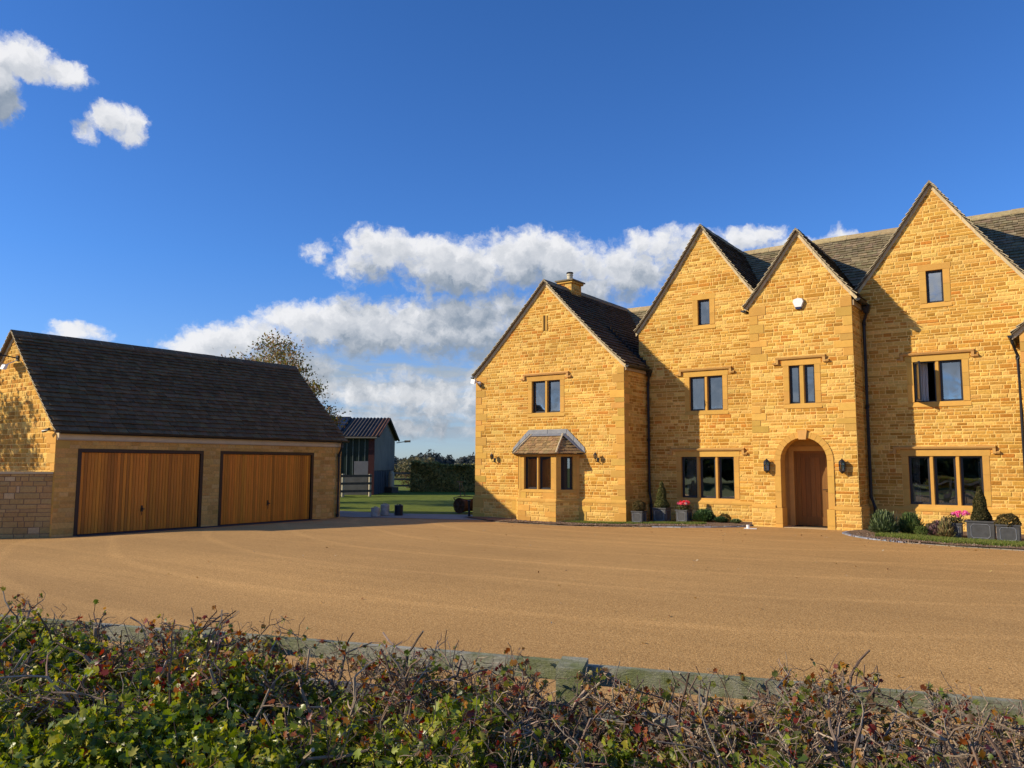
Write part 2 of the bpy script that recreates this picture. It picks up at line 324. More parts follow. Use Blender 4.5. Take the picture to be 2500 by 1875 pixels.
def gravelmat():
    m = bpy.data.materials.new('golden_gravel_surface'); m.use_nodes = True; t = m.node_tree; b = t.nodes['Principled BSDF']
    b.inputs['Roughness'].default_value = .95; b.inputs['Specular IOR Level'].default_value = .12
    tcn = N('ShaderNodeTexCoord', t); P = tcn.outputs['Object']
    def nz(s, d, r, st=None, rot=0):
        n = N('ShaderNodeTexNoise', t); n.inputs['Scale'].default_value = s; n.inputs['Detail'].default_value = d; n.inputs['Roughness'].default_value = r
        v = P
        if st:
            mp = N('ShaderNodeMapping', t); mp.inputs['Scale'].default_value = st; mp.inputs['Rotation'].default_value = (0, 0, rot); L(P, mp.inputs[0], t); v = mp.outputs[0]
        L(v, n.inputs['Vector'], t); return n.outputs[0]
    vo = N('ShaderNodeTexVoronoi', t); vo.inputs['Scale'].default_value = 105; L(P, vo.inputs['Vector'], t)
    cr = N('ShaderNodeValToRGB', t); e = cr.color_ramp.elements
    e[0].position = .0; e[0].color = (.333, .181, .063, 1); e[1].position = 1; e[1].color = (.645, .392, .152, 1)
    mid = cr.color_ramp.elements.new(.5); mid.color = (.48, .276, .098, 1)
    sp = N('ShaderNodeSeparateColor', t); L(vo.outputs['Color'], sp.inputs[0], t); L(sp.outputs[0], cr.inputs[0], t)
    def rng(x, lo, hi, a=.3, c=.7):
        mr = N('ShaderNodeMapRange', t); L(x, mr.inputs[0], t); mr.inputs[1].default_value = a; mr.inputs[2].default_value = c; mr.inputs[3].default_value = lo; mr.inputs[4].default_value = hi; return mr.outputs[0]
    big = rng(nz(.22, 4, .55), .90, 1.10)
    st1 = rng(nz(1.0, 5, .65, (.16, 1.1, 1), rad(14)), .93, 1.08)
    st2 = rng(nz(1.0, 6, .7, (.07, 2.6, 1), rad(-9)), .955, 1.06, .35, .65)
    gr = rng(nz(40, 3, .7), .88, 1.12)
    # faint pale tyre arcs
    wv = N('ShaderNodeTexWave', t, wave_type='RINGS', rings_direction='Z'); mp = N('ShaderNodeMapping', t); mp.inputs['Location'].default_value = (9, -26, 0); L(P, mp.inputs[0], t); L(mp.outputs[0], wv.inputs[0], t)
    wv.inputs['Scale'].default_value = .16; wv.inputs['Distortion'].default_value = 3.5; wv.inputs['Detail'].default_value = 3; wv.inputs['Detail Scale'].default_value = .35
    arc = rng(wv.outputs['Fac'], 1.0, 1.11, .95, 1.0)
    k = None
    for x in (big, st1, st2, gr, arc):
        if k is None: k = x
        else:
            mu = N('ShaderNodeMath', t, operation='MULTIPLY'); L(k, mu.inputs[0], t); L(x, mu.inputs[1], t); k = mu.outputs[0]
    q = N('ShaderNodeVectorMath', t, operation='SCALE'); L(cr.outputs[0], q.inputs[0], t); L(k, q.inputs['Scale'], t); L(q.outputs[0], b.inputs['Base Color'], t)
    ad = N('ShaderNodeMath', t, operation='MULTIPLY_ADD'); L(vo.outputs['Distance'], ad.inputs[0], t); ad.inputs[1].default_value = -.3
    L(nz(24, 5, .7), ad.inputs[2], t)
    bp = N('ShaderNodeBump', t); bp.inputs['Distance'].default_value = .008; L(ad.outputs[0], bp.inputs['Height'], t); L(bp.outputs[0], b.inputs['Normal'], t)
    return m
MT['gravel'] = gravelmat()
MT['grass'] = mat('mown_grass', (.15, .185, .028), rough=.9, bump=.03, bscale=25, var=.35, vscale=3, spec=.1)
MT['field'] = mat('rough_field', (.10, .115, .035), rough=.95, bump=.05, bscale=5, var=.35, vscale=.6, spec=.05)
MT['paving'] = mat('grey_paving', (.27, .245, .20), rough=.85, bump=.003, bscale=20, var=.2, vscale=2)
MT['verge'] = mat('gravelly_verge', (.24, .165, .095), rough=1, bump=.03, bscale=35, var=.4, vscale=25, spec=.05)

tag(sheet('field_ground', -2500, 2500, -2500, 2500, 20, 20, lambda x, y: -.12, MT['field']), kind='structure')
tag(sheet('lawn', -70, -10, 20.2, 75, 40, 40, lambda x, y: -.012, MT['grass']), kind='structure')
# driveway: inside the kerb line (direction D, normal NN)
D2 = Vector((.957, .290)); NN = Vector((-.290, .957)); KERB = 5.92
def drive_mesh():
    xs = np.arange(-27, 14.01, .5); rows = []
    nb = 60; v = []
    for x in xs:
        yk = (KERB+.06 - NN.x*x)/NN.y
        yk = max(yk, -2.0)
        for j in range(nb+1):
            y = yk+(24.0-yk)*j/nb; v.append((x, y, hz(x, y)))
    nx = len(xs); fc = []
    for i in range(nx-1):
        for j in range(nb):
            a = i*(nb+1)+j; q = v[a+nb+2]
            if q[0] < -16.4 and q[1] > 20.3+max(0, -19-q[0])*.2: continue
            fc.append((a, a+nb+1, a+nb+2, a+1))
    return np_mesh('driveway', np.array(v), np.array(fc), np.ones((len(fc), 3)), MT['gravel'], smooth=True)
tag(drive_mesh(), kind='structure')
tag(poly_sheet('verge', [(-14, -9), (14, -9), (14, 10.0), (-14, 1.8)], .0, MT['verge'], zf=lambda x, y: -.03), kind='structure')
tag(poly_sheet('patio', [(-30, 19.6), (-20.6, 18.9), (-18.0, 19.0), (-15.6, 20.6), (-15.6, 23.3), (-18.4, 22.1), (-20.3, 21.3), (-24, 21.2), (-30, 21.6)], .012, MT['paving'], 2, zf=lambda x, y: max(hz(x, y), 0.0)), kind='structure')

def setts(name, path, wid, ln, zoff, colr=(.15, .16, .19)):
    mb = MB()
    for i in range(len(path)-1):
        a = Vector(path[i]); b = Vector(path[i+1]); d = b-a; n = max(1, round(d.length/ln)); t = d.normalized(); nn = Vector((-t.y, t.x))
        for k in range(n):
            p = a+d*(k/n)+t*.006; q = a+d*((k+1)/n)-t*.006
            z = hz(p.x, p.y)+zoff+R.uniform(-.004, .004); h = nn*wid/2
            P = [(p-h), (q-h), (q+h), (p+h)]
            mb.box8([(*c, z-.15) for c in P]+[(*c, z) for c in P], jit(colr, .25, .06))
    return tag(mb.build(name, MT['sett']), kind='structure')
ka = D2*-22+NN*KERB; kb = D2*14+NN*KERB
setts('kerb', [tuple(ka), tuple(kb)], .08, .45, .012, (.16, .155, .135))

# ------------------------------------------------------------ walls
HONEY = (.585, .308, .060); DARK = (.47, .226, .038); PALE = (.71, .44, .115); RUSTY = (.53, .215, .036)
MORTAR = (.80, .53, .165); DRESS = (.63, .355, .083)
def stone_col(rowtone):
    q = R.random()
    c = HONEY if q < .45 else DARK if q < .72 else PALE if q < .93 else RUSTY
    c = tuple(a*(1-rowtone)+b*rowtone for a, b in zip(c, (.76, .50, .145)))
    return jit(c, .11, .04)
class Wall:
    def __init__(s, O, U, name='wall'):
        s.O = Vector(O); s.U = Vector(U).normalized(); s.Nn = Vector((s.U.y, -s.U.x)); s.name = name
    def p(s, u, z, d=0.0):
        q = s.O+s.U*u+s.Nn*d; return (q.x, q.y, z)
    def box(s, mb, u0, u1, z0, z1, d0, d1, c=(1, 1, 1), m=0, taper=0):
        mb.box8([s.p(u0, z0, d1), s.p(u1, z0, d1), s.p(u1, z0, d0), s.p(u0, z0, d0), s.p(u0, z1, d1-taper), s.p(u1, z1, d1-taper), s.p(u1, z1, d0), s.p(u0, z1, d0)], c, m)
def masonry(wall, mb, z0, z1, span, holes=(), quoinL=True, quoinR=True, d=0.0, hmin=.064, hmax=.12, breaks=(), tone=0.0, size=1.0, relief=1.0, mortar=None, cols=None, quoin=None):
    """holes: (u0,u1,za,zb) or callables z->(u0,u1) with ranges (fn,za,zb). Rows of stones over a mortar bed; also closes the wall face."""
    mortar = mortar or MORTAR
    bk = {round(z0, 4), round(z1, 4)}
    for h in holes:
        for z in h[-2:]:
            if z0 < z < z1: bk.add(round(z, 4))
    for z in breaks:
        if z0 < z < z1: bk.add(round(z, 4))
    bk = sorted(bk); bk = [b for i, b in enumerate(bk) if i == 0 or b-bk[i-1] > .02 or b == bk[-1]]
    rows = []
    for a, b in zip(bk, bk[1:]):
        z = a; L_ = []
        while b-z > 1e-6:
            h = R.uniform(hmin, hmax)*size
            if b-z-h < hmin*.75: h = b-z
            if h > hmax*size*1.35: h = h/2
            L_.append((z, z+h)); z += h
        rows += L_
    def hole_at(z):
        out = []
        for h in holes:
            za, zb = h[-2:]
            if za-1e-6 <= z <= zb+1e-6: out.append(h)
        return out
    # quoin blocks
    qs = []; edgeL = edgeR = None
    k = 0; i = 0
    while i < len(rows):
        n = R.choice((2, 2, 3)); j = min(len(rows), i+n)
        qs.append((i, j, k)); k += 1; i = j
    qof = {}
    for (i, j, k) in qs:
        for t in range(i, j): qof[t] = (i, j, k)
    lastq = -1
    for ri, (za, zb) in enumerate(rows):
        zm = (za+zb)/2
        s0 = span(za+1e-4); s1 = span(zb-1e-4)
        if s0 is None: continue
        if s1 is None: s1 = ((s0[0]+s0[1])/2,)*2
        cuts = []
        for h in hole_at(zm):
            if len(h) == 3: a0, a1 = h[0](za), h[0](zb); cuts.append((a0[0], a1[0], a0[1], a1[1]))
            else: cuts.append((h[0], h[0], h[1], h[1]))
        cuts.sort()
        segs = []; cur = (s0[0], s1[0])
        for (l0, l1, r0_, r1_) in cuts:
            if l0 > cur[0]+.001: segs.append((cur[0], cur[1], l0, l1))
            cur = (max(cur[0], r0_), max(cur[1], r1_))
        if s0[1] > cur[0]+.001: segs.append((cur[0], cur[1], s0[1], s1[1]))
        rt_ = tone+max(0, R.gauss(-.05, .36)); rt_ = min(rt_, .85)
        for si, (a0, a1, b0, b1) in enumerate(segs):
            mb.quad([wall.p(a0, za, d), wall.p(b0, za, d), wall.p(b1, zb, d), wall.p(a1, zb, d)], jit(mortar, .04, .02))
            ql = quoinL and abs(a0-s0[0]) < 1e-3 and abs(a0-a1) < 1e-3
            qr = quoinR and abs(b0-s0[1]) < 1e-3 and abs(b0-b1) < 1e-3
            x0, x1 = a0, b0; x0t, x1t = a1, b1
            (qi, qj, qk) = qof[ri]
            wq = (.28, .46)[qk % 2]+.05*math.sin(qk*7.3); wr = (.46, .28)[qk % 2]+.05*math.sin(qk*5.1+1)
            first = (ri == qi)
            if ql and b0-a0 > 1.2:
                if first:
                    zt = rows[qj-1][1]; cc_ = jit(quoin or DRESS, .15, .07)
                    wall.box(mb, a0-.001, a0+wq-.008, za+.006, zt-.006, d-.02, d+.014, cc_, m=1)
                x0 = x0t = a0+wq
            if qr and b0-a0 > 1.2:
                if first:
                    zt = rows[qj-1][1]; cc_ = jit(quoin or DRESS, .15, .07)
                    wall.box(mb, b0-wr+.008, b0+.001, za+.006, zt-.006, d-.02, d+.0145, cc_, m=1)
                x1 = x1t = b0-wr
            # stones
            h = zb-za; x = x0; j_ = .008
            while x < x1-.01:
                wdt = min(max(R.lognormvariate(math.log(.205), .42)*size, .08), .55*size)
                if x1-(x+wdt) < .11*size: wdt = x1-x
                nx_ = x+wdt
                tl = x if x > x0 else x0t; tr_ = nx_ if nx_ < x1-1e-6 else x1t
                if x == x0: tl = x0t
                g = .0098
                o = [(x+g, za+g*.8), (nx_-g, za+g*.8), (tr_-g, zb-g*.8), (tl+g, zb-g*.8)]
                if o[2][0]-o[3][0] < .01:
                    x = nx_; continue
                pr = R.uniform(.004, .014)*relief; bev = min(.016, h*.16)
                jt = [R.uniform(-.006, .006) for _ in range(8)]
                outer = [wall.p(q[0]+jt[n_]*.6, q[1]+jt[n_+4]*.5, d+.0005) for n_, q in enumerate(o)]
                inn = []
                for n_, (qx, qz) in enumerate(o):
                    sx = bev if n_ in (0, 3) else -bev; szz = bev if n_ < 2 else -bev
                    inn.append(wall.p(qx+sx+jt[n_], qz+szz+jt[n_+4]*.7, d+pr+R.uniform(-.0035, .0035)*relief))
                cc_ = (cols or stone_col)(rt_)
                i0 = len(mb.v); mb.v += outer+inn
                for fq in ((4, 5, 6, 7), (0, 1, 5, 4), (1, 2, 6, 5), (2, 3, 7, 6), (3, 0, 4, 7)):
                    mb.f.append(tuple(i0+q for q in fq)); mb.c.append(cc_); mb.m.append(0)
                x = nx_
STM = [MT['stone'], MT['dressed']]

# ------------------------------------------------------------ roofs
TILE_D = (.105, .088, .066); TILE_L = (.19, .155, .10)
def slope_tiles(mb, P, U, ulo, uhi, vcount, pos, nrm, cbase, expo=(.20, .13), twid=.26, lift=.034, edge=False):
    """pos(s)->(point offset Vector in 3D at u=0) for s in 0..1 (eave->top); U unit along the roof; ulo/uhi functions of s"""
    # course parameters
    L_ = 0; pr = pos(0)
    for k in range(1, 21): q = pos(k/20); L_ += (q-pr).length; pr = q
    ss = [0]; cur = 0
    while cur < L_:
        e = expo[0]+(expo[1]-expo[0])*(cur/L_); cur += e; ss.append(min(1, cur/L_))
    Uv = Vector(U)
    for i in range(len(ss)-1):
        sa, sb = ss[i], ss[i+1]; a = pos(sa); b = pos(min(1, sb+.25*(sb-sa)))
        n = nrm(sa)
        u = ulo(sa); ue = uhi(sa); first = True
        ub = ulo(sb); ueb = uhi(sb)
        tone = R.uniform(.88, 1.1)
        while u < ue-.02:
            wd = R.uniform(.6, 1.35)*twid*(1-.3*sa)
            if first: wd *= R.uniform(.4, 1)
            if ue-(u+wd) < .07: wd = ue-u
            v = u+wd; g = .004
            ta = ub if first else min(max(u, ub), ueb); tb = ueb if v > ue-1e-6 else max(min(v, ueb), ub)
            lf = lift+R.uniform(-.009, .009); dd = (a-b).normalized()*R.uniform(-.014, .014); jj = R.uniform(-.005, .005)
            c = tuple(x*tone for x in jit(cbase, .22, .06))
            A = Vector(P)+a+dd+Uv*(u+g)+n*lf; B = Vector(P)+a+dd+Uv*(v-g)+n*(lf+jj)
            C_ = Vector(P)+b+Uv*(tb-g)+n*.006; Dd = Vector(P)+b+Uv*(ta+g)+n*.006
            A2 = A-n*.02; B2 = B-n*.02; 
            i0 = len(mb.v); mb.v += [tuple(x) for x in (A, B, C_, Dd, A2, B2, C_-n*.012, Dd-n*.012)]
            for fq in ((0, 1, 2, 3), (4, 5, 1, 0), (5, 6, 2, 1), (7, 4, 0, 3)):
                mb.f.append(tuple(i0+q for q in fq)); mb.c.append((.55, .45, .28) if (first and edge and fq[0] == 7) else c); mb.m.append(0)  # verge tile ends coloured cream as if the sun caught them
            u = v; first = False
def ridge_tiles(mb, A, B, half, drop, c, ln=.48, lift=.05):
    A = Vector(A); B = Vector(B); d = B-A; n = max(1, round(d.length/ln)); t = d.normalized(); s = Vector((-t.y, t.x, 0)).normalized()
    for k in range(n):
        p = A+d*(k/n)+t*.008; q = A+d*((k+1)/n)-t*.008; cc_ = jit(c, .12, .04); z = Vector((0, 0, lift+R.uniform(-.006, .006))); dz = Vector((0, 0, drop))
        th = Vector((0, 0, -.035))
        for sg in (1, -1):
            e = s*half*sg
            mb.box8([tuple(x) for x in (p+e-dz+z+th, q+e-dz+z+th, q+z+th, p+z+th, p+e-dz+z, q+e-dz+z, q+z, p+z)], cc_)
        if k < n-1:      # mortar joint
            m_ = MB; j0 = q; j1 = q+t*.016; z2 = z+Vector((0, 0, -.004))
            for sg in (1, -1):
                e = s*half*sg; mb.quad([tuple(x) for x in (j0+e-dz+z2, j1+e-dz+z2, j1+z2, j0+z2)], (.42, .34, .22))
class Gable:
    """gable roof with its ridge along +Y; ax,az apex (outer tile surface); hl,hr half widths to the eaves; ez eave height"""
    def __init__(s, ax, az, hl, hr, ezl, ezr, y0, y1, sag=.07, under=.13):
        s.ax, s.az, s.h, s.ez, s.y0, s.y1, s.sag, s.under = ax, az, {-1: hl, 1: hr}, {-1: ezl, 1: ezr}, y0, y1, sag, under
    def z(s, side, t):  # t 0 eave..1 apex
        return s.ez[side]+(s.az-s.ez[side])*t-s.sag*math.sin(math.pi*min(1, max(0, t))**.75)
    def pos(s, side):
        return lambda t: Vector((side*s.h[side]*(1-t), 0, s.z(side, t)))
    def nrm(s, side):
        def f_(t):
            a = s.pos(side)(max(0, t-.02)); b = s.pos(side)(min(1, t+.02)); d = (b-a).normalized(); n = Vector((side*abs(d.z), 0, abs(d.x)))
            return n.normalized()
        return f_
    def xat(s, side, z):     # wall edge under the roof at height z
        lo, hi = 0, 1
        if z <= s.z(side, 0)-s.under: return s.ax+side*s.h[side]
        if z >= s.az-s.under: return None
        for _ in range(30):
            m_ = (lo+hi)/2
            if s.z(side, m_)-s.under < z: lo = m_
            else: hi = m_
        return s.ax+side*s.h[side]*(1-lo)
    def span(s, xl, xr):
        def f_(z):
            a = s.xat(-1, z); b = s.xat(1, z)
            if a is None or b is None or b-a < .02: return None
            return (max(a, xl), min(b, xr))
        return f_
    def build(s, parent, cl, cr, over=.135, ridge=True, cback=None, rc=(.30, .24, .15)):
        mb = MB(); y0 = s.y0-over
        for side, c in ((-1, cl), (1, cr)):
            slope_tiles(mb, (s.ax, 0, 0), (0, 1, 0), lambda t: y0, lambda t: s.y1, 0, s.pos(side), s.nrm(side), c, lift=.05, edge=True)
            K = 16
            for k in range(K):      # underlay and soffit
                a = s.pos(side)(k/K); b = s.pos(side)((k+1)/K); o = Vector((s.ax, 0, 0))
                dz = Vector((0, 0, -.045)); dz2 = Vector((0, 0, -.003)); dz = Vector((0, 0, -.03)) 
                P = [o+a+dz, o+b+dz]; 
                mb.box8([(P[0].x, y0+.015, P[0].z), (P[0].x, s.y1, P[0].z), (P[1].x, s.y1, P[1].z), (P[1].x, y0+.015, P[1].z),
                         (o+a+dz2).x and ((o+a).x, y0+.015, (o+a+dz2).z), ((o+a).x, s.y1, (o+a+dz2).z), ((o+b).x, s.y1, (o+b+dz2).z), ((o+b).x, y0+.015, (o+b+dz2).z)], (.16, .13, .09))
        rf = mb.build('roof', MT['tile'], parent)
        vb = MB()
        for side in (-1, 1):      # mortar bedded verge under the tile edge
            K = 40
            for k in range(K):
                a = s.pos(side)(k/K); b = s.pos(side)((k+1)/K); j = R.uniform(-.01, .012)
                x0, x1 = s.ax+a.x, s.ax+b.x; za, zb = a.z-.031, b.z-.031; hh = .12+j
                vb.box8([(x0, s.y0-.028+j*.3, za-hh), (x1, s.y0-.028+j*.3, zb-hh), (x1, s.y0+.0, zb-hh), (x0, s.y0+.0, za-hh),
                         (x0, s.y0-.028+j*.3, za), (x1, s.y0-.028+j*.3, zb), (x1, s.y0+.0, zb), (x0, s.y0+.0, za)], jit((.66, .53, .32), .08, .03))
        vb.build('verge_mortar', MT['dressed'], rf)
        if ridge:
            rb = MB(); ridge_tiles(rb, (s.ax, y0, s.az), (s.ax, s.y1, s.az), .17, .17*(s.az-s.ez[1])/s.h[1]*.9, rc)
            rb.build('ridge_tiles', MT['tile'], rf)
        return rf

# ------------------------------------------------------------ windows
def window(parent, wall, u0, u1, z0, z1, n, jamb=.15, lint=.17, sill=.13, hood=None, open_first=False, mull=.10, d=0.0, room=2.6, name='window', sgap=0):
    """u0..u1,z0..z1 = outside of the metal frames. Returns the hole for the masonry."""
    mb = MB(); inn = -.24+d
    c = lambda: jit(DRESS, .07, .03)
    pr = d+.012
    # jambs in blocks
    for (a, b) in ((u0-jamb, u0), (u1, u1+jamb)):
        z = z0
        while z < z1-.01:
            h = min(R.uniform(.3, .5), z1-z)
            if z1-z-h < .15: h = z1-z
            wall.box(mb, a, b, z, z+h-.004, inn, pr, c()); z += h
    wall.box(mb, u0-jamb-.03, u1+jamb+.03, z1, z1+lint, inn, pr+.002, c())
    wall.box(mb, u0-jamb-.02, u1+jamb+.02, z0-sill, z0, inn, pr+.012, c(), taper=.03)
    lw = (u1-u0-mull*(n-1))/n
    lights = []
    for i in range(n):
        a = u0+i*(lw+mull); lights.append((a, a+lw))
        if i: wall.box(mb, a-mull+.02, a-.02, z0, z1, -.16+d, d-.012, c()); wall.box(mb, a-mull, a, z0, z1, -.15+d, d-.045, c())
    wo = mb.build(name, MT['dressed'], parent)
    for i, (a, b) in enumerate(lights):
        fb = MB(); fr = .042; d0, d1 = d-.135, d-.085
        if open_first and i == 0:
            # outward opened casement, hinged on the left; fixed outer frame first
            for (q0, q1, q2, q3) in ((a, a+.03, z0, z1), (b-.03, b, z0, z1), (a+.03, b-.03, z0, z0+.03), (a+.03, b-.03, z1-.03, z1)): wall.box(fb, q0, q1, q2, q3, d0, d1, (1, 1, 1))
            fo = fb.build('frame', MT['frame'], wo)
            ang = rad(68); U2 = wall.U*math.cos(ang)+wall.Nn*math.sin(ang); o2 = wall.O+wall.U*(a+.03)+wall.Nn*(d1+.005)
            w2 = Wall(o2, U2); sb = MB(); W_ = b-a-.05
            for (q0, q1, q2, q3) in ((0, fr, z0+.02, z1-.02), (W_-fr, W_, z0+.02, z1-.02), (fr, W_-fr, z0+.02, z0+.02+fr), (fr, W_-fr, z1-.02-fr, z1-.02)): w2.box(sb, q0, q1, q2, q3, -.02, .02, (1, 1, 1))
            ca = sb.build('open_casement', MT['frame'], wo)
            gb = MB(); gb.quad([w2.p(fr, z0+.02+fr), w2.p(W_-fr, z0+.02+fr), w2.p(W_-fr, z1-.02-fr), w2.p(fr, z1-.02-fr)]); gb.build('pane', MT['glass'], wo)
            continue
        for (q0, q1, q2, q3) in ((a, a+fr, z0, z1), (b-fr, b, z0, z1), (a+fr, b-fr, z0, z0+fr), (a+fr, b-fr, z1-fr, z1)): wall.box(fb, q0, q1, q2, q3, d0, d1, (1, 1, 1))
        k = fr*.85
        for (q0, q1, q2, q3) in ((a+k, a+k+.02, z0+k, z1-k), (b-k-.02, b-k, z0+k, z1-k), (a+k+.02, b-k-.02, z0+k, z0+k+.02), (a+k+.02, b-k-.02, z1-k-.02, z1-k)): wall.box(fb, q0, q1, q2, q3, d0+.004, d1-.016, (1, 1, 1))
        fb.build('frame', MT['frame'], wo)
        gb = MB(); gd = (d0+d1)/2-.012
        gb.quad([wall.p(a+fr, z0+fr, gd), wall.p(b-fr, z0+fr, gd), wall.p(b-fr, z1-fr, gd), wall.p(a+fr, z1-fr, gd)]); gb.build('pane', MT['glass'], wo)
    if hood:
        h0, h1, hzz = hood; hb = MB(); cc_ = jit((.60, .35, .11), .05)
        th = .075
        def strip(a, b, zb_, zt, pj):    # sloping top weathering
            hb.box8([wall.p(a, zb_, d+pj*.75), wall.p(b, zb_, d+pj*.75), wall.p(b, zb_, d-.02), wall.p(a, zb_, d-.02), wall.p(a, zt-.03, d+pj), wall.p(b, zt-.03, d+pj), wall.p(b, zt-.03, d-.02), wall.p(a, zt-.03, d-.02)], cc_)
            hb.box8([wall.p(a, zt-.03, d+pj), wall.p(b, zt-.03, d+pj), wall.p(b, zt-.03, d-.02), wall.p(a, zt-.03, d-.02), wall.p(a, zt, d+.012), wall.p(b, zt, d+.012), wall.p(b, zt, d-.02), wall.p(a, zt, d-.02)], cc_)
        strip(h0, h1, hzz-th, hzz, .085)
        for (a, b, oa, ob) in ((h0, h0+.07, h0-.09, h0), (h1-.07, h1, h1, h1+.09)):
            wall.box(hb, a, b, hzz-th-.13, hzz-th-.001, d-.02, d+.066, cc_)
            strip(oa, ob, hzz-th-.13, hzz-th-.06, .08)
        hb.build('hood_mould', MT['dressed'], wo)
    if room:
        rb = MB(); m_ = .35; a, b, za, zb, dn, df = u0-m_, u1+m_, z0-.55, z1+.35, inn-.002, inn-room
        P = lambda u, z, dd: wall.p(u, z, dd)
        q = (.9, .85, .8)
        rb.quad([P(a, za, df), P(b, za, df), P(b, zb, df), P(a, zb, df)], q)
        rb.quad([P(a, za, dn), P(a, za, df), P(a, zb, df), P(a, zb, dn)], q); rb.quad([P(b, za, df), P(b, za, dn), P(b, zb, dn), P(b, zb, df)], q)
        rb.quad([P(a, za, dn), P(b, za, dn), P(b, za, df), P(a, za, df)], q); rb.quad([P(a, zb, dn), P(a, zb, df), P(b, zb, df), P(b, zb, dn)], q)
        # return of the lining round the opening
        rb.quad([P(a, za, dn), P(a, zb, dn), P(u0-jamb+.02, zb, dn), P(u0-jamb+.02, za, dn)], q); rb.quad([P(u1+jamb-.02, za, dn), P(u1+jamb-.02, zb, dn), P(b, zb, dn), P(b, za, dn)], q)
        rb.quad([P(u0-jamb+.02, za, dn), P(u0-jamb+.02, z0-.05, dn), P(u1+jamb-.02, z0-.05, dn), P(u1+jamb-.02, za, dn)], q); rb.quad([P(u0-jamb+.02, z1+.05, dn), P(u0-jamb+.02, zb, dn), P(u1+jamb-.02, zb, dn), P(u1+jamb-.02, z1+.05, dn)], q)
        rb.build('room_lining', MT['room_dark'], wo)
    return (u0-jamb, u1+jamb, z0-sill, z1+lint)
def curtain(wall, u0, u1, z0, z1, label, d=-.34, waves=5, gather=0.0, shade=1.0):
    n = 40; v = []; fc = []
    nz_ = 10
    for j in range(nz_+1):
        z = z0+(z1-z0)*j/nz_
        for i in range(n+1):
            t = i/n; uu = u0+(u1-u0)*t*(1-gather*math.sin(math.pi*j/nz_)); dd = d+.028*math.sin(t*waves*2*math.pi+.6*math.sin(j*.5))
            v.append(wall.p(uu, z, dd))
    for j in range(nz_):
        for i in range(n): a = j*(n+1)+i; fc.append((a, a+1, a+n+2, a+n+1))
    o = np_mesh('curtain', np.array(v), np.array(fc), np.ones((len(fc), 3)), MT['curtain'], smooth=True)
    return tag(o, label, 'curtain', 'curtains hanging inside the house windows')

# ============================================================ THE HOUSE
house = empty('stone_house', (-8, 24, 0)); tag(house, 'large honey coloured stone house with steep pointed gables and an arched oak entrance door', 'house')
hinv = Matrix.Translation((8, -24, 0))
Y1, Y2, YP = 21.545, 23.18, 22.036
G1 = Gable(-13.953, 7.86, 2.97, 2.93, 4.87, 4.92, Y1, 27.4, under=.10)
G2 = Gable(-9.162, 9.30, 2.32, 2.32, 6.14, 6.14, Y2, 27.0, sag=.09)
GP = Gable(-5.944, 8.33, 1.53, 1.50, 6.30, 6.30, YP, 25.9, sag=.05)
G4 = Gable(-2.742, 9.36, 2.32, 2.32, 6.20, 6.20, Y2, 27.0, sag=.09)
G5 = Gable(1.95, 7.86, 2.97, 2.97, 4.88, 4.92, Y1, 27.4)
W1 = Wall((0, Y1), (1, 0)); W2 = Wall((0, Y2), (1, 0)); WP = Wall((0, YP), (1, 0))
ZP = .70
WINS = 'curtains'
# --- windows first (they give the holes)
h_g1 = [window(house, W1, -14.493, -13.39, 3.493, 4.545, 2, hood=(-14.82, -13.06, 4.80))]
h_g2 = [window(house, W2, -9.662, -8.597, 3.485, 4.545, 2, hood=(-9.99, -8.30, 4.80)),
        window(house, W2, -9.985, -8.30, .81, 2.066, 3, hood=(-10.33, -7.97, 2.33)),
        window(house, W2, -9.345, -8.955, 6.15, 6.955, 1, jamb=.16, lint=.16)]
h_gp = [window(house, WP, -6.285, -5.60, 3.495, 4.55, 2, hood=(-6.62, -5.30, 4.80), mull=.13)]
h_g4 = [window(house, W2, -3.362, -2.224, 3.488, 4.56, 2, hood=(-3.65, -1.93, 4.81), open_first=True),
        window(house, W2, -3.58, -1.885, .81, 2.07, 3, hood=(-3.93, -1.58, 2.33)),
        window(house, W2, -2.952, -2.55, 6.11, 6.985, 1, jamb=.16, lint=.16)]
# --- arch
AX, AH, AS, RW = -5.965, .612, 1.95, .165
def ring(z, r):
    if z <= AS: return (AX-r, AX+r)
    dz = min(z-AS, r-.002); q = math.sqrt(max(0, r*r-dz*dz)); return (AX-q, AX+q)
h_arch = (lambda z: ring(z, AH+RW-.01), -.3, AS+AH+RW-.012)
WALLCOL = None
def gable_wall(name, wall, G, xl, xr, holes, ztop_hint, qL=True, qR=True, z0=ZP):
    mb = MB(); masonry(wall, mb, z0, G.az-G.under-.005, G.span(xl, xr), holes, qL, qR)
    return mb.build(name, STM, house)
hs = lambda zs: (lambda z: zs)
bayhole = (-15.0, -12.73, -.3, 2.62)
gable_wall('gable_wall', W1, G1, -16.83, -11.09, h_g1+[bayhole], 0)
gable_wall('gable_wall', W2, G2, -11.38, -7.30, h_g2, 0, False, False)
gable_wall('gable_wall', WP, GP, -7.34, -4.59, h_gp+[h_arch], 0)
gable_wall('gable_wall', W2, G4, -4.62, -.35, h_g4, 0, False, False)
gable_wall('gable_wall', W1, G5, -.87, 4.8, [], 0)
# side returns
def side_wall(X, y0, y1, z1, qL=True, z0=ZP, nm='side_wall'):
    wl = Wall((X, 0), (0, 1)); mb = MB(); masonry(wl, mb, z0, z1, lambda z: (y0, y1), [], qL, False); return mb.build(nm, STM, house), wl
side_wall(-11.09, Y1, 24.4, 4.84); side_wall(-4.59, YP, Y2, 6.24)
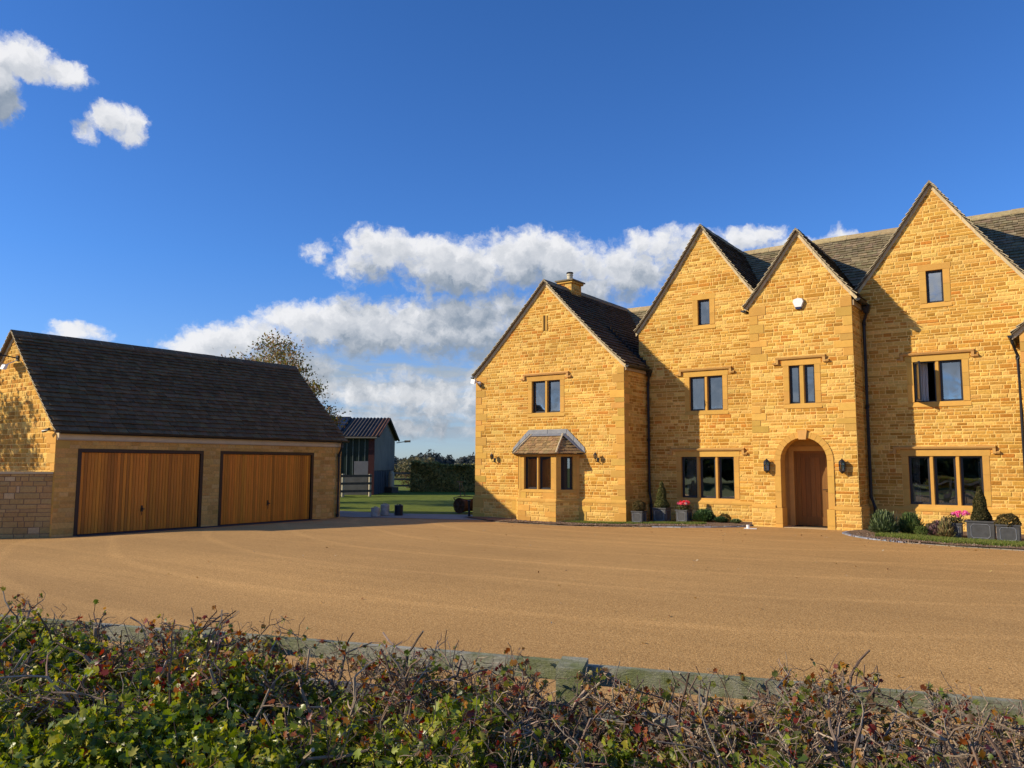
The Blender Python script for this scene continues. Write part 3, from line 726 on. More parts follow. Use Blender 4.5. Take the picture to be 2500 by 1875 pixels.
# plinths with moulded chamfer
def plinth(wall, a, b, holes=(), d=.05, qL=True, qR=True, ext=(0, 0)):
    a -= ext[0]; b += ext[1]
    segs = [(a, b)]
    for h in holes:
        l, r_ = (h[0](.6) if len(h) == 3 else (h[0], h[1])); ns = []
        for (s0, s1) in segs:
            if l > s0 and r_ < s1: ns += [(s0, l), (r_, s1)]
            elif l <= s0 < r_: ns.append((r_, s1))
            elif l < s1 <= r_: ns.append((s0, l))
            else: ns.append((s0, s1))
        segs = ns
    for s0, s1 in segs:
        mb = MB(); masonry(wall, mb, -.3, .64, lambda z: (s0, s1), [], qL, qR, d=d, tone=.25)
        x = s0
        while x < s1-.01:
            w_ = min(R.uniform(.5, .8), s1-x)
            if s1-x-w_ < .2: w_ = s1-x
            c = jit(DRESS, .07, .03)
            mb.box8([wall.p(x+.002, .64, d+.018), wall.p(x+w_-.002, .64, d+.018), wall.p(x+w_-.002, .64, -.02), wall.p(x+.002, .64, -.02),
                     wall.p(x+.002, .69, d+.016), wall.p(x+w_-.002, .69, d+.016), wall.p(x+w_-.002, .69, -.02), wall.p(x+.002, .69, -.02)], c, 1)
            mb.box8([wall.p(x+.002, .69, d+.012), wall.p(x+w_-.002, .69, d+.012), wall.p(x+w_-.002, .69, -.02), wall.p(x+.002, .69, -.02),
                     wall.p(x+.002, .75, .022), wall.p(x+w_-.002, .75, .022), wall.p(x+w_-.002, .75, -.02), wall.p(x+.002, .75, -.02)], c, 1)
            x += w_
        mb.build('plinth', STM, house)
plinth(W1, -16.83, -11.09, [bayhole], ext=(.05, .05))
plinth(Wall((-11.09, 0), (0, 1)), Y1, Y2, qL=True, qR=False)
plinth(W2, -11.04, -7.34, qL=False, qR=False)
plinth(WP, -7.34, -4.59, [h_arch], ext=(.05, .05))
plinth(Wall((-4.59, 0), (0, 1)), YP, Y2, qL=True, qR=False)
plinth(W2, -4.54, -.87, qL=False, qR=False)
plinth(W1, -.87, 4.8, ext=(.05, 0))
# --- arched doorway
ab = MB()
def arch_pt(t, r, d):   # t: -1 (left foot) .. 1 (right foot) path parameter
    pass
NSEG = 15; path = []
for z in np.linspace(.08, AS, 6): path.append((-1, z, None))
arcs = [math.pi-math.pi*k/NSEG for k in range(NSEG+1)]
def blk(p_in0, p_in1, p_out0, p_out1, c, pj=.028, dep=-.36):
    I0, I1, O0, O1 = p_in0, p_in1, p_out0, p_out1
    ch = .03
    pts = [WP.p(*I0, dep), WP.p(*I1, dep), WP.p(*O1, -.05), WP.p(*O0, -.05), WP.p(*I0, pj), WP.p(*I1, pj), WP.p(*O1, pj), WP.p(*O0, pj)]
    ab.box8(pts, c)
zs = list(np.linspace(-.2, AS, 6))
for sd in (-1, 1):
    for a, b in zip(zs, zs[1:]):
        c = jit(DRESS, .07, .03); g = .003; e = .05 if b < .8 else 0
        blk((AX+sd*(AH-e*.6), a+g), (AX+sd*(AH-e*.6), b-g), (AX+sd*(AH+RW), a+g), (AX+sd*(AH+RW), b-g), c, pj=.028+e)
for i in range(NSEG):
    a0, a1 = arcs[i]-.004, arcs[i+1]+.004
    if i % 1 == 0: c = jit(DRESS, .04, .02)
    if i == NSEG//2: continue
    blk((AX+AH*math.cos(a0), AS+AH*math.sin(a0)), (AX+AH*math.cos(a1), AS+AH*math.sin(a1)), (AX+(AH+RW)*math.cos(a0), AS+(AH+RW)*math.sin(a0)), (AX+(AH+RW)*math.cos(a1), AS+(AH+RW)*math.sin(a1)), c)
door_sur = ab.build('arched_doorway', MT['dressed'], house)
kb_ = MB(); c = jit(DRESS, .02)
kb_.box8([WP.p(AX-.095, AS+AH-.05, .075), WP.p(AX+.095, AS+AH-.05, .075), WP.p(AX+.095, AS+AH-.05, -.36), WP.p(AX-.095, AS+AH-.05, -.36),
          WP.p(AX-.13, AS+AH+.20, .075), WP.p(AX+.13, AS+AH+.20, .075), WP.p(AX+.13, AS+AH+.20, -.36), WP.p(AX-.13, AS+AH+.20, -.36)], (.66, .36, .11))
kb_.build('keystone', MT['dressed'], door_sur)
# recess (side walls, back wall with square door surround, ceiling) and step
rb = MB(); yb = .76; xl, xr = AX-AH-.10, AX+AH+.10
cR = (.55, .33, .11)
# recess walls
WP.box(rb, xl-.12, xl, -.2, 2.75, -yb-.1, -.362, cR); WP.box(rb, xr, xr+.12, -.2, 2.75, -yb-.1, -.362, cR)
WP.box(rb, xl-.12, xr+.12, 2.75, 2.85, -yb-.1, -.362, cR)
dl, dr, dt_ = -6.44, -5.44, 2.215
WP.box(rb, xl, dl, -.2, 2.75, -yb-.1, -yb, cR); WP.box(rb, dr, xr, -.2, 2.75, -yb-.1, -yb, cR); WP.box(rb, dl, dr, dt_, 2.75, -yb-.1, -yb, cR)
WP.box(rb, dl-.13, dl, .1, dt_+.13, -yb, -yb+.03, (.62, .37, .12)); WP.box(rb, dr, dr+.13, .1, dt_+.13, -yb, -yb+.03, (.62, .37, .12)); WP.box(rb, dl, dr, dt_, dt_+.13, -yb, -yb+.03, (.62, .37, .12))
rb.build('porch_recess', MT['dressed'], house)
sb = MB(); WP.box(sb, AX-AH-.08, AX+AH+.08, -.2, .145, -yb-.2, .06, (.50, .38, .22)); sb.build('doorstep', MT['dressed'], house)
db = MB(); OK_ = (.235, .105, .022)
WP.box(db, dl, dl+.06, .15, dt_, -yb-.09, -yb-.012, jit(OK_)); WP.box(db, dr-.06, dr, .15, dt_, -yb-.09, -yb-.012, jit(OK_)); WP.box(db, dl+.06, dr-.06, dt_-.06, dt_, -yb-.09, -yb-.012, jit(OK_))
df_ = db.build('door_frame', MT['oak'], house)
db = MB(); a, b = dl+.062, dr-.062; zb0, zt0 = .16, dt_-.062
WP.box(db, a, b, zb0, zt0, -yb-.085, -yb-.055, OK_)
WP.box(db, a, a+.11, zb0, zt0, -yb-.055, -yb-.03, jit(OK_, .05)); WP.box(db, b-.11, b, zb0, zt0, -yb-.055, -yb-.03, jit(OK_, .05))
WP.box(db, a+.11, b-.11, zt0-.12, zt0, -yb-.055, -yb-.03, jit(OK_, .05)); WP.box(db, a+.11, b-.11, zb0, zb0+.24, -yb-.055, -yb-.03, jit(OK_, .05))
npk = 5
for k in range(npk):
    w_ = (b-a-.22)/npk; WP.box(db, a+.11+k*w_+.004, a+.11+(k+1)*w_-.004, zb0+.243, zt0-.123, -yb-.055, -yb-.042, jit(OK_, .22, .05))
fd = db.build('front_door', MT['oak'], house); fd['label'] = 'oak boarded front door deep inside the arched entrance'
kb2 = MB(); kb2.tube([WP.p(b-.06, 1.15, -yb-.03), WP.p(b-.06, 1.15, -yb+.03)], .012, 6); kb2.tube([WP.p(b-.06, 1.15, -yb+.03), WP.p(b-.17, 1.15, -yb+.03)], .011, 6); kb2.build('handle', MT['black'], fd)
mbm = MB(); WP.box(mbm, dl+.08, dr-.05, .147, .165, -yb+.02, -yb+.42, (.02, .018, .016)); tag(mbm.build('doormat', MT['bark']), 'dark doormat on the stone step before the oak front door', 'doormat')

# --- canted bay
BC = -13.86; bay = []
pF = ((BC-.70, Y1-.615), (BC+.70, Y1-.615)); pB = ((BC-1.17, Y1), (BC+1.17, Y1))
def wall_between(a, b): a = Vector(a); b = Vector(b); return Wall(a, b-a), (b-a).length
WF, LF = wall_between(pF[0], pF[1]); WR, LR = wall_between(pF[1], pB[1]); WL, LL = wall_between(pB[0], pF[0])
bay_root = MB()
z0b, z1b = 1.03, 2.06
lf = window(house, WF, .19, 1.21, z0b, z1b, 2, jamb=.12, lint=.09, sill=.09, room=1.9, mull=.085, name='bay_window')
lr = window(house, WR, .15, .56, z0b, z1b, 1, jamb=.12, lint=.09, sill=.09, room=0, name='bay_window')
ll = window(house, WL, LL-.56, LL-.15, z0b, z1b, 1, jamb=.12, lint=.09, sill=.09, room=0, name='bay_window')
for wl, ln, hh in ((WF, LF, lf), (WR, LR, lr), (WL, LL, ll)):
    mb = MB(); masonry(wl, mb, .70, 2.15, lambda z, ln=ln: (0, ln), [hh], True, True, tone=.2)
    # dressed corner posts
    wl.box(mb, -.004, hh[0], .75, 2.155, -.15, .017, jit(DRESS, .04), 1); wl.box(mb, hh[1], ln+.004, .75, 2.155, -.15, .0165, jit(DRESS, .04), 1)
    mb.build('bay_wall', STM, house)
    plinth(wl, 0, ln, ext=(.022, .022), qL=(wl is WF), qR=(wl is WF))
# bay roof
er = [(BC-1.36, Y1-.02, 2.15), (BC-.80, Y1-.78, 2.15), (BC+.80, Y1-.78, 2.15), (BC+1.36, Y1-.02, 2.15)]
tr = [(BC-.66, Y1-.02, 2.73), (BC-.60, Y1-.06, 2.76), (BC+.60, Y1-.06, 2.76), (BC+.66, Y1-.02, 2.73)]
rbm = MB()
def quad_tiles(mb, e0, e1, t0, t1, cbase, n):
    e0, e1, t0, t1 = map(Vector, (e0, e1, t0, t1)); U = (e1-e0).normalized(); LE = (e1-e0).length
    mid = (t0+t1)/2; foot = e0+U*((mid-e0).dot(U)); V = mid-foot; nn = U.cross(V).normalized()
    if nn.z < 0: nn = -nn
    ta = (t0-e0).dot(U); tb = (t1-e0).dot(U)
    slope_tiles(mb, e0, U, lambda s: ta*s, lambda s: LE+(tb-LE)*s, 0, lambda s: V*s, lambda s: nn, cbase, expo=(.135, .10), twid=.17, lift=.026)
    mb.quad([tuple(x-nn*.004) for x in (e0, e1, t1, t0)], (.1, .08, .05)); mb.quad([tuple(x-nn*.03) for x in (e1, e0, t0, t1)], (.1, .08, .05))
BT = (.33, .215, .10)
quad_tiles(rbm, er[0], er[1], tr[0], tr[1], BT, 6); quad_tiles(rbm, er[1], er[2], tr[1], tr[2], BT, 6); quad_tiles(rbm, er[2], er[3], tr[2], tr[3], BT, 6)
bayroof = rbm.build('bay_roof', MT['tile'], house)
for i in (1, 2):
    hb = MB()
    a, b = Vector(er[i])+Vector((0, 0, .03)), Vector(tr[i])+Vector((0, 0, .03)); hb.tube([a, a.lerp(b, .5)+Vector((0, 0, .01)), b], .032, 6, (.60, .50, .32))
    hb.build('hip_mortar', MT['dressed'], bayroof)
lb = MB()
P0 = [(BC-1.40, 2.17), (BC-.70, 2.80), (BC+.70, 2.80), (BC+1.40, 2.17)]; P1 = [(BC-1.36, 2.36), (BC-.74, 2.94), (BC+.74, 2.94), (BC+1.36, 2.36)]
for i in range(3):
    n_ = 5 if i != 1 else 4
    for k in range(n_):
        t0_, t1_ = k/n_, (k+1)/n_; lerp = lambda A, B, t: (A[0]+(B[0]-A[0])*t, A[1]+(B[1]-A[1])*t)
        a, b = lerp(P0[i], P0[i+1], t0_), lerp(P0[i], P0[i+1], t1_); c_, d_ = lerp(P1[i], P1[i+1], t1_), lerp(P1[i], P1[i+1], t0_)
        j = .008*(k % 2)
        lb.box8([W1.p(*a, .034+j), W1.p(*b, .034+j), W1.p(*b, -.01), W1.p(*a, -.01), W1.p(*d_, .030+j), W1.p(*c_, .030+j), W1.p(*c_, -.01), W1.p(*d_, -.01)])
# apron over the tiles
lb.quad([(BC-.66, Y1-.03, 2.80), (BC+.66, Y1-.03, 2.80), (BC+.69, Y1-.17, 2.725), (BC-.69, Y1-.17, 2.725)])
for sg in (-1, 1):
    q = [(BC+sg*.68, Y1-.035, 2.80), (BC+sg*.68, Y1-.15, 2.73), (BC+sg*1.33, Y1-.15, 2.215), (BC+sg*1.38, Y1-.035, 2.20)]
    lb.quad(q if sg > 0 else q[::-1])
lb.build('lead_flashing', MT['lead'], bayroof)

# --- roofs
T_R, T_L = (.115, .092, .062), (.20, .165, .11)  # right slopes coloured darker for shade, left slopes lighter for sun
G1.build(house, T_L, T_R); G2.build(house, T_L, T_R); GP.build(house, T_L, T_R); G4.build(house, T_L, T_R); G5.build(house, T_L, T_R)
def main_roof(x0, x1, ye, ze, yr, zr, nm='main_roof'):
    mb = MB(); V = Vector((0, yr-ye, zr-ze)); n = Vector((0, -(zr-ze), yr-ye)).normalized()
    slope_tiles(mb, (0, ye, ze), (1, 0, 0), lambda t: x0, lambda t: x1, 0, lambda t: V*t, lambda t: n, (.245, .195, .115), lift=.04)
    nb = Vector((0, zr-ze, yr-ye)).normalized(); V2 = Vector((0, -(yr-ye), zr-ze))
    mb.quad([(x0, ye, ze-.01), (x1, ye, ze-.01), (x1, yr, zr-.01), (x0, yr, zr-.01)], (.15, .12, .08))
    mb.quad([(x0, yr, zr-.01), (x1, yr, zr-.01), (x1, 2*yr-ye, ze-.01), (x0, 2*yr-ye, ze-.01)], (.2, .16, .1))
    rf = mb.build(nm, MT['tile'], house)
    rb = MB(); ridge_tiles(rb, (x0, yr, zr), (x1, yr, zr), .19, .17, (.42, .33, .17), ln=.5, lift=.06); rb.build('ridge_tiles', MT['tile'], rf)
main_roof(-11.2, 8, 23.36, 6.03, 26.9, 9.27)
main_roof(-16.85, -11.25, 24.35, 4.9, 27.33, 7.83, 'lower_roof')
bb = MB()
bb.box(-16.8, 8, 30.4, 30.6, -.3, 5.0, (.55, .33, .11)); bb.box(-16.83, -16.63, Y1+.02, 30.4, -.3, 4.8, (.55, .33, .11)); bb.box(7.8, 8, 23.3, 30.4, -.3, 5, (.55, .33, .11))
bb.quad([(-11.25, 23.2, 4.8), (-11.25, 30.4, 4.8), (-11.25, 26.9, 9.2), (-11.25, 23.2, 6.0)], (.55, .33, .11)); bb.quad([(8, 23.2, 4.8), (8, 30.4, 4.8), (8, 26.9, 9.2)], (.55, .33, .11))
bb.quad([(-16.8, 24.4, 4.8), (-16.8, 30.3, 4.8), (-16.8, 27.33, 7.8)], (.55, .33, .11))
bb.box(-11.05, -7.35, Y2+.9, Y2+1.0, -.3, 5, (.2, .18, .15)) if False else None
bb.build('rear_wall', MT['dressed'], house)
# --- chimney on the left wing ridge

chw = []
cX0, cX1, cY0, cY1, cZ = -14.21, -13.71, 22.80, 23.46, 8.02
mb = MB()
for (O, U, ln) in (((cX0, cY0), (1, 0), cX1-cX0), ((cX1, cY0), (0, 1), cY1-cY0), ((cX1, cY1), (-1, 0), cX1-cX0), ((cX0, cY1), (0, -1), cY1-cY0)):
    masonry(Wall(O, U), mb, 7.2, cZ, lambda z, ln=ln: (0, ln), [], False, False, hmin=.09, hmax=.14)
chim = mb.build('chimney', STM, house)
mb = MB(); mb.box(cX0-.06, cX1+.06, cY0-.06, cY1+.06, cZ, cZ+.07, DRESS); mb.box(cX0-.11, cX1+.11, cY0-.11, cY1+.11, cZ+.07, cZ+.115, (.22, .18, .12)); mb.build('chimney_cap', MT['dressed'], chim)
mb = MB(); mb.lathe([(.10, 0), (.10, .22), (.115, .22), (.115, .25), (.09, .25), (.09, .30)], 18, (-13.96, 23.12, cZ+.115)); mb.build('flue', mat('cream_clay_pot', (.62, .55, .40), rough=.8, var=.15), chim, smooth=False)
mb = MB(); mb.lathe([(.115, 0), (.125, .02), (.11, .045), (.03, .055)], 18, (-13.96, 23.12, cZ+.405)); mb.build('flue_cowl', MT['black'], chim)
# ventilation slit in the left gable
mb = MB(); W1.box(mb, -14.08, -14.02, 6.20, 6.70, -.02, .03, DRESS); W1.box(mb, -13.94, -13.88, 6.20, 6.70, -.02, .03, DRESS); mb.build('slit_surround', MT['dressed'], house)
mb = MB(); W1.box(mb, -14.02, -13.94, 6.20, 6.70, -.05, .0265, (.10, .055, .015)); mb.build('ventilation_slit', MT['dressed'], house)  # solid strip coloured dark to stand for the shaded slit
# step flashing where the left wing roof meets the centre gable
mb = MB()
for k in range(13):
    t = .04+k*.036; p = G1.pos(1)(t); x = G1.ax+p.x; z = G1.z(1, t)
    mb.box(x-.13, x+.02, 23.10, 23.16, z+.02, z+.17, (1, 1, 1))
mb.build('step_flashing', MT['black'], house)
# gutters and downpipes (parts of the house)
def gutter(parent, X, y0, y1, z, side=1, mt='black'):
    mb = MB(); n = 8; r_ = .062
    ring_ = []
    for y in (y0, y1):
        ring_.append([(X+r_*math.cos(math.pi+math.pi*k/n), y, z+r_*math.sin(math.pi+math.pi*k/n)) for k in range(n+1)])
    for k in range(n): mb.quad([ring_[0][k], ring_[1][k], ring_[1][k+1], ring_[0][k+1]]); mb.quad([tuple(Vector(q)+Vector((0, 0, .004))) for q in (ring_[0][k+1], ring_[1][k+1], ring_[1][k], ring_[0][k])])
    mb.quad(ring_[0]); mb.quad(ring_[1][::-1])
    return mb.build('gutter', MT[mt], parent)
gutter(house, -10.97, Y1-.04, Y2-.03, 4.845); gutter(house, -4.42, YP-.04, Y2-.02, 6.22); gutter(house, -16.97, Y1-.06, 24.3, 4.83); gutter(house, -7.50, YP-.10, YP+.3, 6.22); gutter(house, -1.05, Y1-.06, Y2, 4.84)
mb = MB()
for x0_, x1_ in ((-11.08, -11.02),): mb.box(x0_, x1_, Y1+.01, Y2, 4.70, 4.83, (.40, .30, .18))
mb.build('eaves_board', MT['dressed'], house); mb = MB(); mb.box(-4.58, -4.53, YP+.01, Y2, 6.06, 6.20, (.40, .30, .18)); mb.build('eaves_board', MT['dressed'], house)
def downpipe(parent, pts, r_=.04, collars=()):
    mb = MB(); mb.tube(pts, r_, 10); 
    for c in collars: mb.tube([(c[0], c[1], c[2]-.045), (c[0], c[1], c[2]+.045)], r_*1.35, 10)
    return mb.build('downpipe', MT['black'], parent)
xp = -11.0; yp = Y2-.16
downpipe(house, [(-10.97, yp, 4.80), (-10.97, yp, 4.62), (xp-.01, yp+.03, 4.42), (xp-.01, yp+.03, .92), (xp+.05, yp, .68), (xp+.05, yp, .02)], .042, [(xp-.01, yp+.03, 4.38), (xp-.01, yp+.03, 2.6), (xp+.05, yp, .55)])
mb = MB(); mb.box8([(-11.02, yp-.06, 4.62), (-10.92, yp-.06, 4.62), (-10.92, yp+.06, 4.62), (-11.02, yp+.06, 4.62), (-11.06, yp-.1, 4.82), (-10.88, yp-.1, 4.82), (-10.88, yp+.1, 4.82), (-11.06, yp+.1, 4.82)]); mb.build('rainwater_head', MT['black'], house)
yq = Y2-.17; xq = -4.50
downpipe(house, [(-4.42, yq, 6.18), (-4.42, yq, 5.98), (xq, yq+.02, 5.74), (xq, yq+.02, .98), (xq+.09, yq, .70), (xq+.09, yq, .10)], .045, [(xq, yq+.02, 5.68), (xq, yq+.02, 3.4), (xq+.09, yq, .52)])
mb = MB(); mb.box8([(-4.48, yq-.07, 5.98), (-4.36, yq-.07, 5.98), (-4.36, yq+.07, 5.98), (-4.48, yq+.07, 5.98), (-4.52, yq-.1, 6.2), (-4.32, yq-.1, 6.2), (-4.32, yq+.1, 6.2), (-4.52, yq+.1, 6.2)]); mb.build('rainwater_head', MT['black'], house)
downpipe(house, [(-1.03, Y1-.0, 4.80), (-1.02, Y1+.05, 4.68), (-.94, Y1+.2, 4.40), (-.93, Y1+.22, 3.0), (-.93, Y1+.22, .1)], .036, [(-.94, Y1+.2, 4.34)])

# ------------------------------------------------------------ curtains
curtain(W1, -14.46, -14.15, 3.45, 4.6, 'narrow pale curtain inside the first floor window above the bay, left edge', waves=4)
curtain(W1, -13.68, -13.42, 3.45, 4.6, 'narrow pale curtain inside the first floor window above the bay, right edge', waves=3)
curtain(W2, -9.64, -9.28, 3.45, 4.6, 'long pale curtain at the left side of the first floor window beside the entrance gable', waves=5)
curtain(W2, -9.95, -9.66, .75, 2.1, 'pale grey curtain in the left light of the ground floor window behind the topiary planters', waves=4)
curtain(W2, -3.33, -3.06, 3.45, 4.6, 'striped looking pale curtain hanging inside the opened casement window', waves=4)
curtain(W2, -2.36, -2.25, 3.45, 4.6, 'thin white curtain edge inside the closed light beside the opened casement', waves=2)
curtain(W2, -3.53, -3.36, .75, 2.1, 'pale curtain at the left of the ground floor window above the lavender', waves=3)
curtain(W2, -2.02, -1.92, .75, 2.1, 'pale curtain at the right of the ground floor window behind the tall topiary cone', waves=2)
curtain(WF, .98, 1.10, 1.0, 2.05, 'pale curtain seen through the front right light of the bay window', waves=2, d=-.30)
curtain(WR, .47, .54, 1.0, 2.05, 'pale curtain edge in the canted right light of the bay window', waves=1, d=-.28)
# vase with dried flowers on the bay window sill
mb = MB(); mb.lathe([(.05, 0), (.07, .05), (.075, .14)], 14, (-13.50, Y1-.30, 1.06), (.35, .3, .27)); vs = mb.build('vase', MT['pot']); tag(vs, 'bowl with pink and white flowers on the sill inside the bay window', 'vase')
def blobs_leaves(cx, cy, cz, rx, ry, rz, n, size, cols, name, parent=None, mt='leafm', shell=.55, droop=0.0, half=False, weights=None, asp=1.0, up=0.0):
    u = NR.normal(size=(n, 3)); u /= np.linalg.norm(u, axis=1)[:, None]
    rr = shell+(1-shell)*NR.random(n)**.6
    if half: u[:, 2] = np.abs(u[:, 2])
    # lumpy radius
    ph = NR.random(3)*6
    lump = 1+.10*np.sin(u[:, 0]*5+ph[0])*np.sin(u[:, 1]*6+ph[1])+.06*np.sin(u[:, 2]*9+ph[2])
    c = u*(rr*lump)[:, None]*np.array([rx, ry, rz])+np.array([cx, cy, cz])
    return leaf_cloud(c, size, cols, name, parent, mt, weights, asp, normals=u, up=up)
def leaf_cloud(c, size, cols, name, parent=None, mt='leaf', weights=None, asp=1.0, normals=None, up=0.0, lobed=False, spread=.9):
    n = len(c); a = NR.normal(size=(n, 3)); 
    if normals is not None: nn = normals+a*spread
    else: nn = a
    nn /= np.linalg.norm(nn, axis=1)[:, None]
    t = NR.normal(size=(n, 3)); t[:, 2] += up; t -= (t*nn).sum(1)[:, None]*nn; t /= np.linalg.norm(t, axis=1)[:, None]
    b = np.cross(nn, t); s = size*(.6+.8*NR.random(n)); 
    if lobed:
        shp = np.array([(0, -.1, 0), (.28, .05, .04), (.5, .32, .10), (.26, .40, .05), (.40, .82, .08), (.1, .72, 0), (0, 1.1, -.05), (-.1, .72, 0), (-.40, .82, .08), (-.26, .40, .05), (-.5, .32, .10), (-.28, .05, .04), (0, .35, -.04)])
        fcs = [(12, 0, 1, 2), (12, 2, 3, 4), (12, 4, 5, 6), (12, 6, 7, 8), (12, 8, 9, 10), (12, 10, 11, 0)]
        shp = shp-np.array([0, .4, 0])
    else:
        shp = np.array([(0, -.5, 0), (.28, -.05, .07), (0, .5, 0), (-.28, -.05, .07)]); fcs = [(0, 1, 2, 3)]
    k = len(shp)
    V = c[:, None, :]+s[:, None, None]*(shp[None, :, 0:1]*asp*b[:, None, :]+shp[None, :, 1:2]*t[:, None, :]+shp[None, :, 2:3]*nn[:, None, :])
    F = (np.arange(n)*k)[:, None, None]+np.array(fcs)[None]
    cols = np.array(cols); pidx = NR.choice(len(cols), n, p=weights)
    cc_ = cols[pidx]*(0.75+.5*NR.random(n))[:, None]
    cc_ = np.repeat(cc_, len(fcs), axis=0)
    return np_mesh(name, V.reshape(-1, 3), F.reshape(-1, 4), cc_, MT[mt], parent)
pk = blobs_leaves(-13.50, Y1-.30, 1.27, .14, .12, .11, 260, .055, [(.35, .06, .10), (.10, .12, .04), (.55, .45, .42)], 'flowers', None, 'petal'); pk.parent = vs

# ------------------------------------------------------------ wall lanterns etc.
def lantern_half(loc, label):
    e = empty('wall_lantern', loc); mb = MB(); n = 6
    mb.box(-.055, .055, -.02, 0, -.14, .14); mb.tube([(0, -.02, .02), (0, -.10, .02)], .018, 6)
    mb.lathe([(.02, -.215), (.055, -.17), (.085, -.15), (.09, -.135)], 6, (0, -.12, 0), rot=rad(30)); mb.lathe([(.10, .125), (.095, .145), (.055, .19), (.03, .205), (.012, .235)], 6, (0, -.12, 0), rot=rad(30))
    for k in range(6):
        t = rad(30+60*k); mb.tube([(.082*math.cos(t), -.12+.082*math.sin(t), -.14), (.092*math.cos(t), -.12+.092*math.sin(t), .13)], .009, 4)
    mb.build('lantern_body', MT['black'], e)
    g = MB()
    for k in range(6):
        a, b = rad(30+60*k), rad(90+60*k); g.quad([(.078*math.cos(a), -.12+.078*math.sin(a), -.135), (.078*math.cos(b), -.12+.078*math.sin(b), -.135), (.088*math.cos(b), -.12+.088*math.sin(b), .125), (.088*math.cos(a), -.12+.088*math.sin(a), .125)])
    g.build('lantern_glass', MT['glass'], e)
    bb_ = MB(); bb_.lathe([(.016, -.13), (.022, -.02), (.026, .03), (.015, .06)], 8, (0, -.12, 0)); bb_.build('bulb', MT['white'], e)
    return tag(e, label, 'wall light', 'lanterns beside the front door')
l1 = lantern_half((-6.925, YP-.015, 1.79), 'black hexagonal lantern on the wall to the left of the arched doorway')
l1.scale = (.88, .88, .88); l2 = copy_tree(l1); l2.location = (-4.955, YP-.015, 1.79); l2['label'] = 'black hexagonal lantern on the wall to the right of the arched doorway, near the corner'
def lantern_arm(loc, label):
    e = empty('wall_lantern', loc); mb = MB()
    mb.lathe([(.045, -.01), (.045, .01)], 10, (0, 0, 0)); 
    mb.box(-.035, .035, -.02, 0, -.10, .06); mb.tube([(0, -.02, -.06), (0, -.12, -.09), (0, -.18, -.05), (0, -.18, .0)], .012, 6)
    mb.lathe([(.02, 0), (.045, .02), (.05, .035)], 6, (0, -.18, 0)); mb.lathe([(.085, .16), (.05, .205), (.02, .225), (.008, .27)], 6, (0, -.18, 0))
    for k in range(6):
        t = rad(60*k); mb.tube([(.048*math.cos(t), -.18+.048*math.sin(t), .03), (.078*math.cos(t), -.18+.078*math.sin(t), .165)], .007, 4)
    mb.build('lantern_body', MT['black'], e); g = MB()
    for k in range(6):
        a, b = rad(60*k), rad(60+60*k); g.quad([(.045*math.cos(a), -.18+.045*math.sin(a), .035), (.045*math.cos(b), -.18+.045*math.sin(b), .035), (.074*math.cos(b), -.18+.074*math.sin(b), .16), (.074*math.cos(a), -.18+.074*math.sin(a), .16)])
    g.build('lantern_glass', MT['glass'], e); return tag(e, label, 'wall light', 'small lanterns either side of the bay window')
l3 = lantern_arm((-16.0, Y1-.015, 1.97), 'small black lantern on a bracket left of the bay window')
l3.scale = (.85, .85, .85); l4 = copy_tree(l3); l4.location = (-12.02, Y1-.015, 1.98); l4['label'] = 'small black lantern on a bracket right of the bay window'
# alarm box on the entrance gable
e = empty('alarm_box', (-5.955, YP-.015, 6.27)); mb = MB()
def prism(mb, pts, y0, y1, inset=0.0):
    n = len(pts); cx = sum(p[0] for p in pts)/n; cz = sum(p[1] for p in pts)/n
    q = [(cx+(p[0]-cx)*(1-inset), cz+(p[1]-cz)*(1-inset)) for p in pts]
    mb.quad([(p[0], y0, p[1]) for p in q]); mb.quad([(p[0], y1, p[1]) for p in pts][::-1])
    for i in range(n): j = (i+1) % n; mb.quad([(pts[i][0], y1, pts[i][1]), (pts[j][0], y1, pts[j][1]), (q[j][0], y0, q[j][1]), (q[i][0], y0, q[i][1])])
hx = [(-.13, .10), (-.15, .02), (-.09, -.13), (.09, -.13), (.15, .02), (.12, .11), (0, .14)]
prism(mb, hx, -.07, 0, .08); mb.build('alarm_body', MT['white'], e)
mb = MB(); prism(mb, [(-.088, -.132), (.088, -.132), (.07, -.175), (-.07, -.175)], -.06, 0, .05); mb.build('strobe_lens', mat('blue_lens', (.02, .03, .10), rough=.2, spec=.6), e)
tag(e, 'white shield shaped alarm box with blue lower lens high on the entrance gable', 'alarm box')
# floodlight with camera on the left corner of the house
e = empty('security_floodlight', (-16.62, Y1-.015, 4.60)); mb = MB()
mb.lathe([(.03, -.05), (.05, -.03), (.055, .02), (.03, .05)], 12, (0, -.06, .0)); mb.tube([(0, -.03, 0), (0, -.12, .01), (-.10, -.16, .05)], .016, 6); mb.build('mount', MT['white'], e)
mb = MB(); mb.box8([(-.26, -.24, .0), (-.10, -.24, -.04), (-.10, -.12, .0), (-.26, -.12, .04), (-.26, -.20, .14), (-.10, -.20, .12), (-.10, -.08, .13), (-.26, -.08, .15)]); mb.build('lamp_head', MT['white'], e)
mb = MB(); mb.lathe([(.01, -.12), (.032, -.10), (.035, -.05)], 10, (.06, -.07, -.02)); mb.build('sensor', MT['black'], e)
tag(e, 'white floodlight with black sensor at the left eaves corner of the house', 'floodlight')

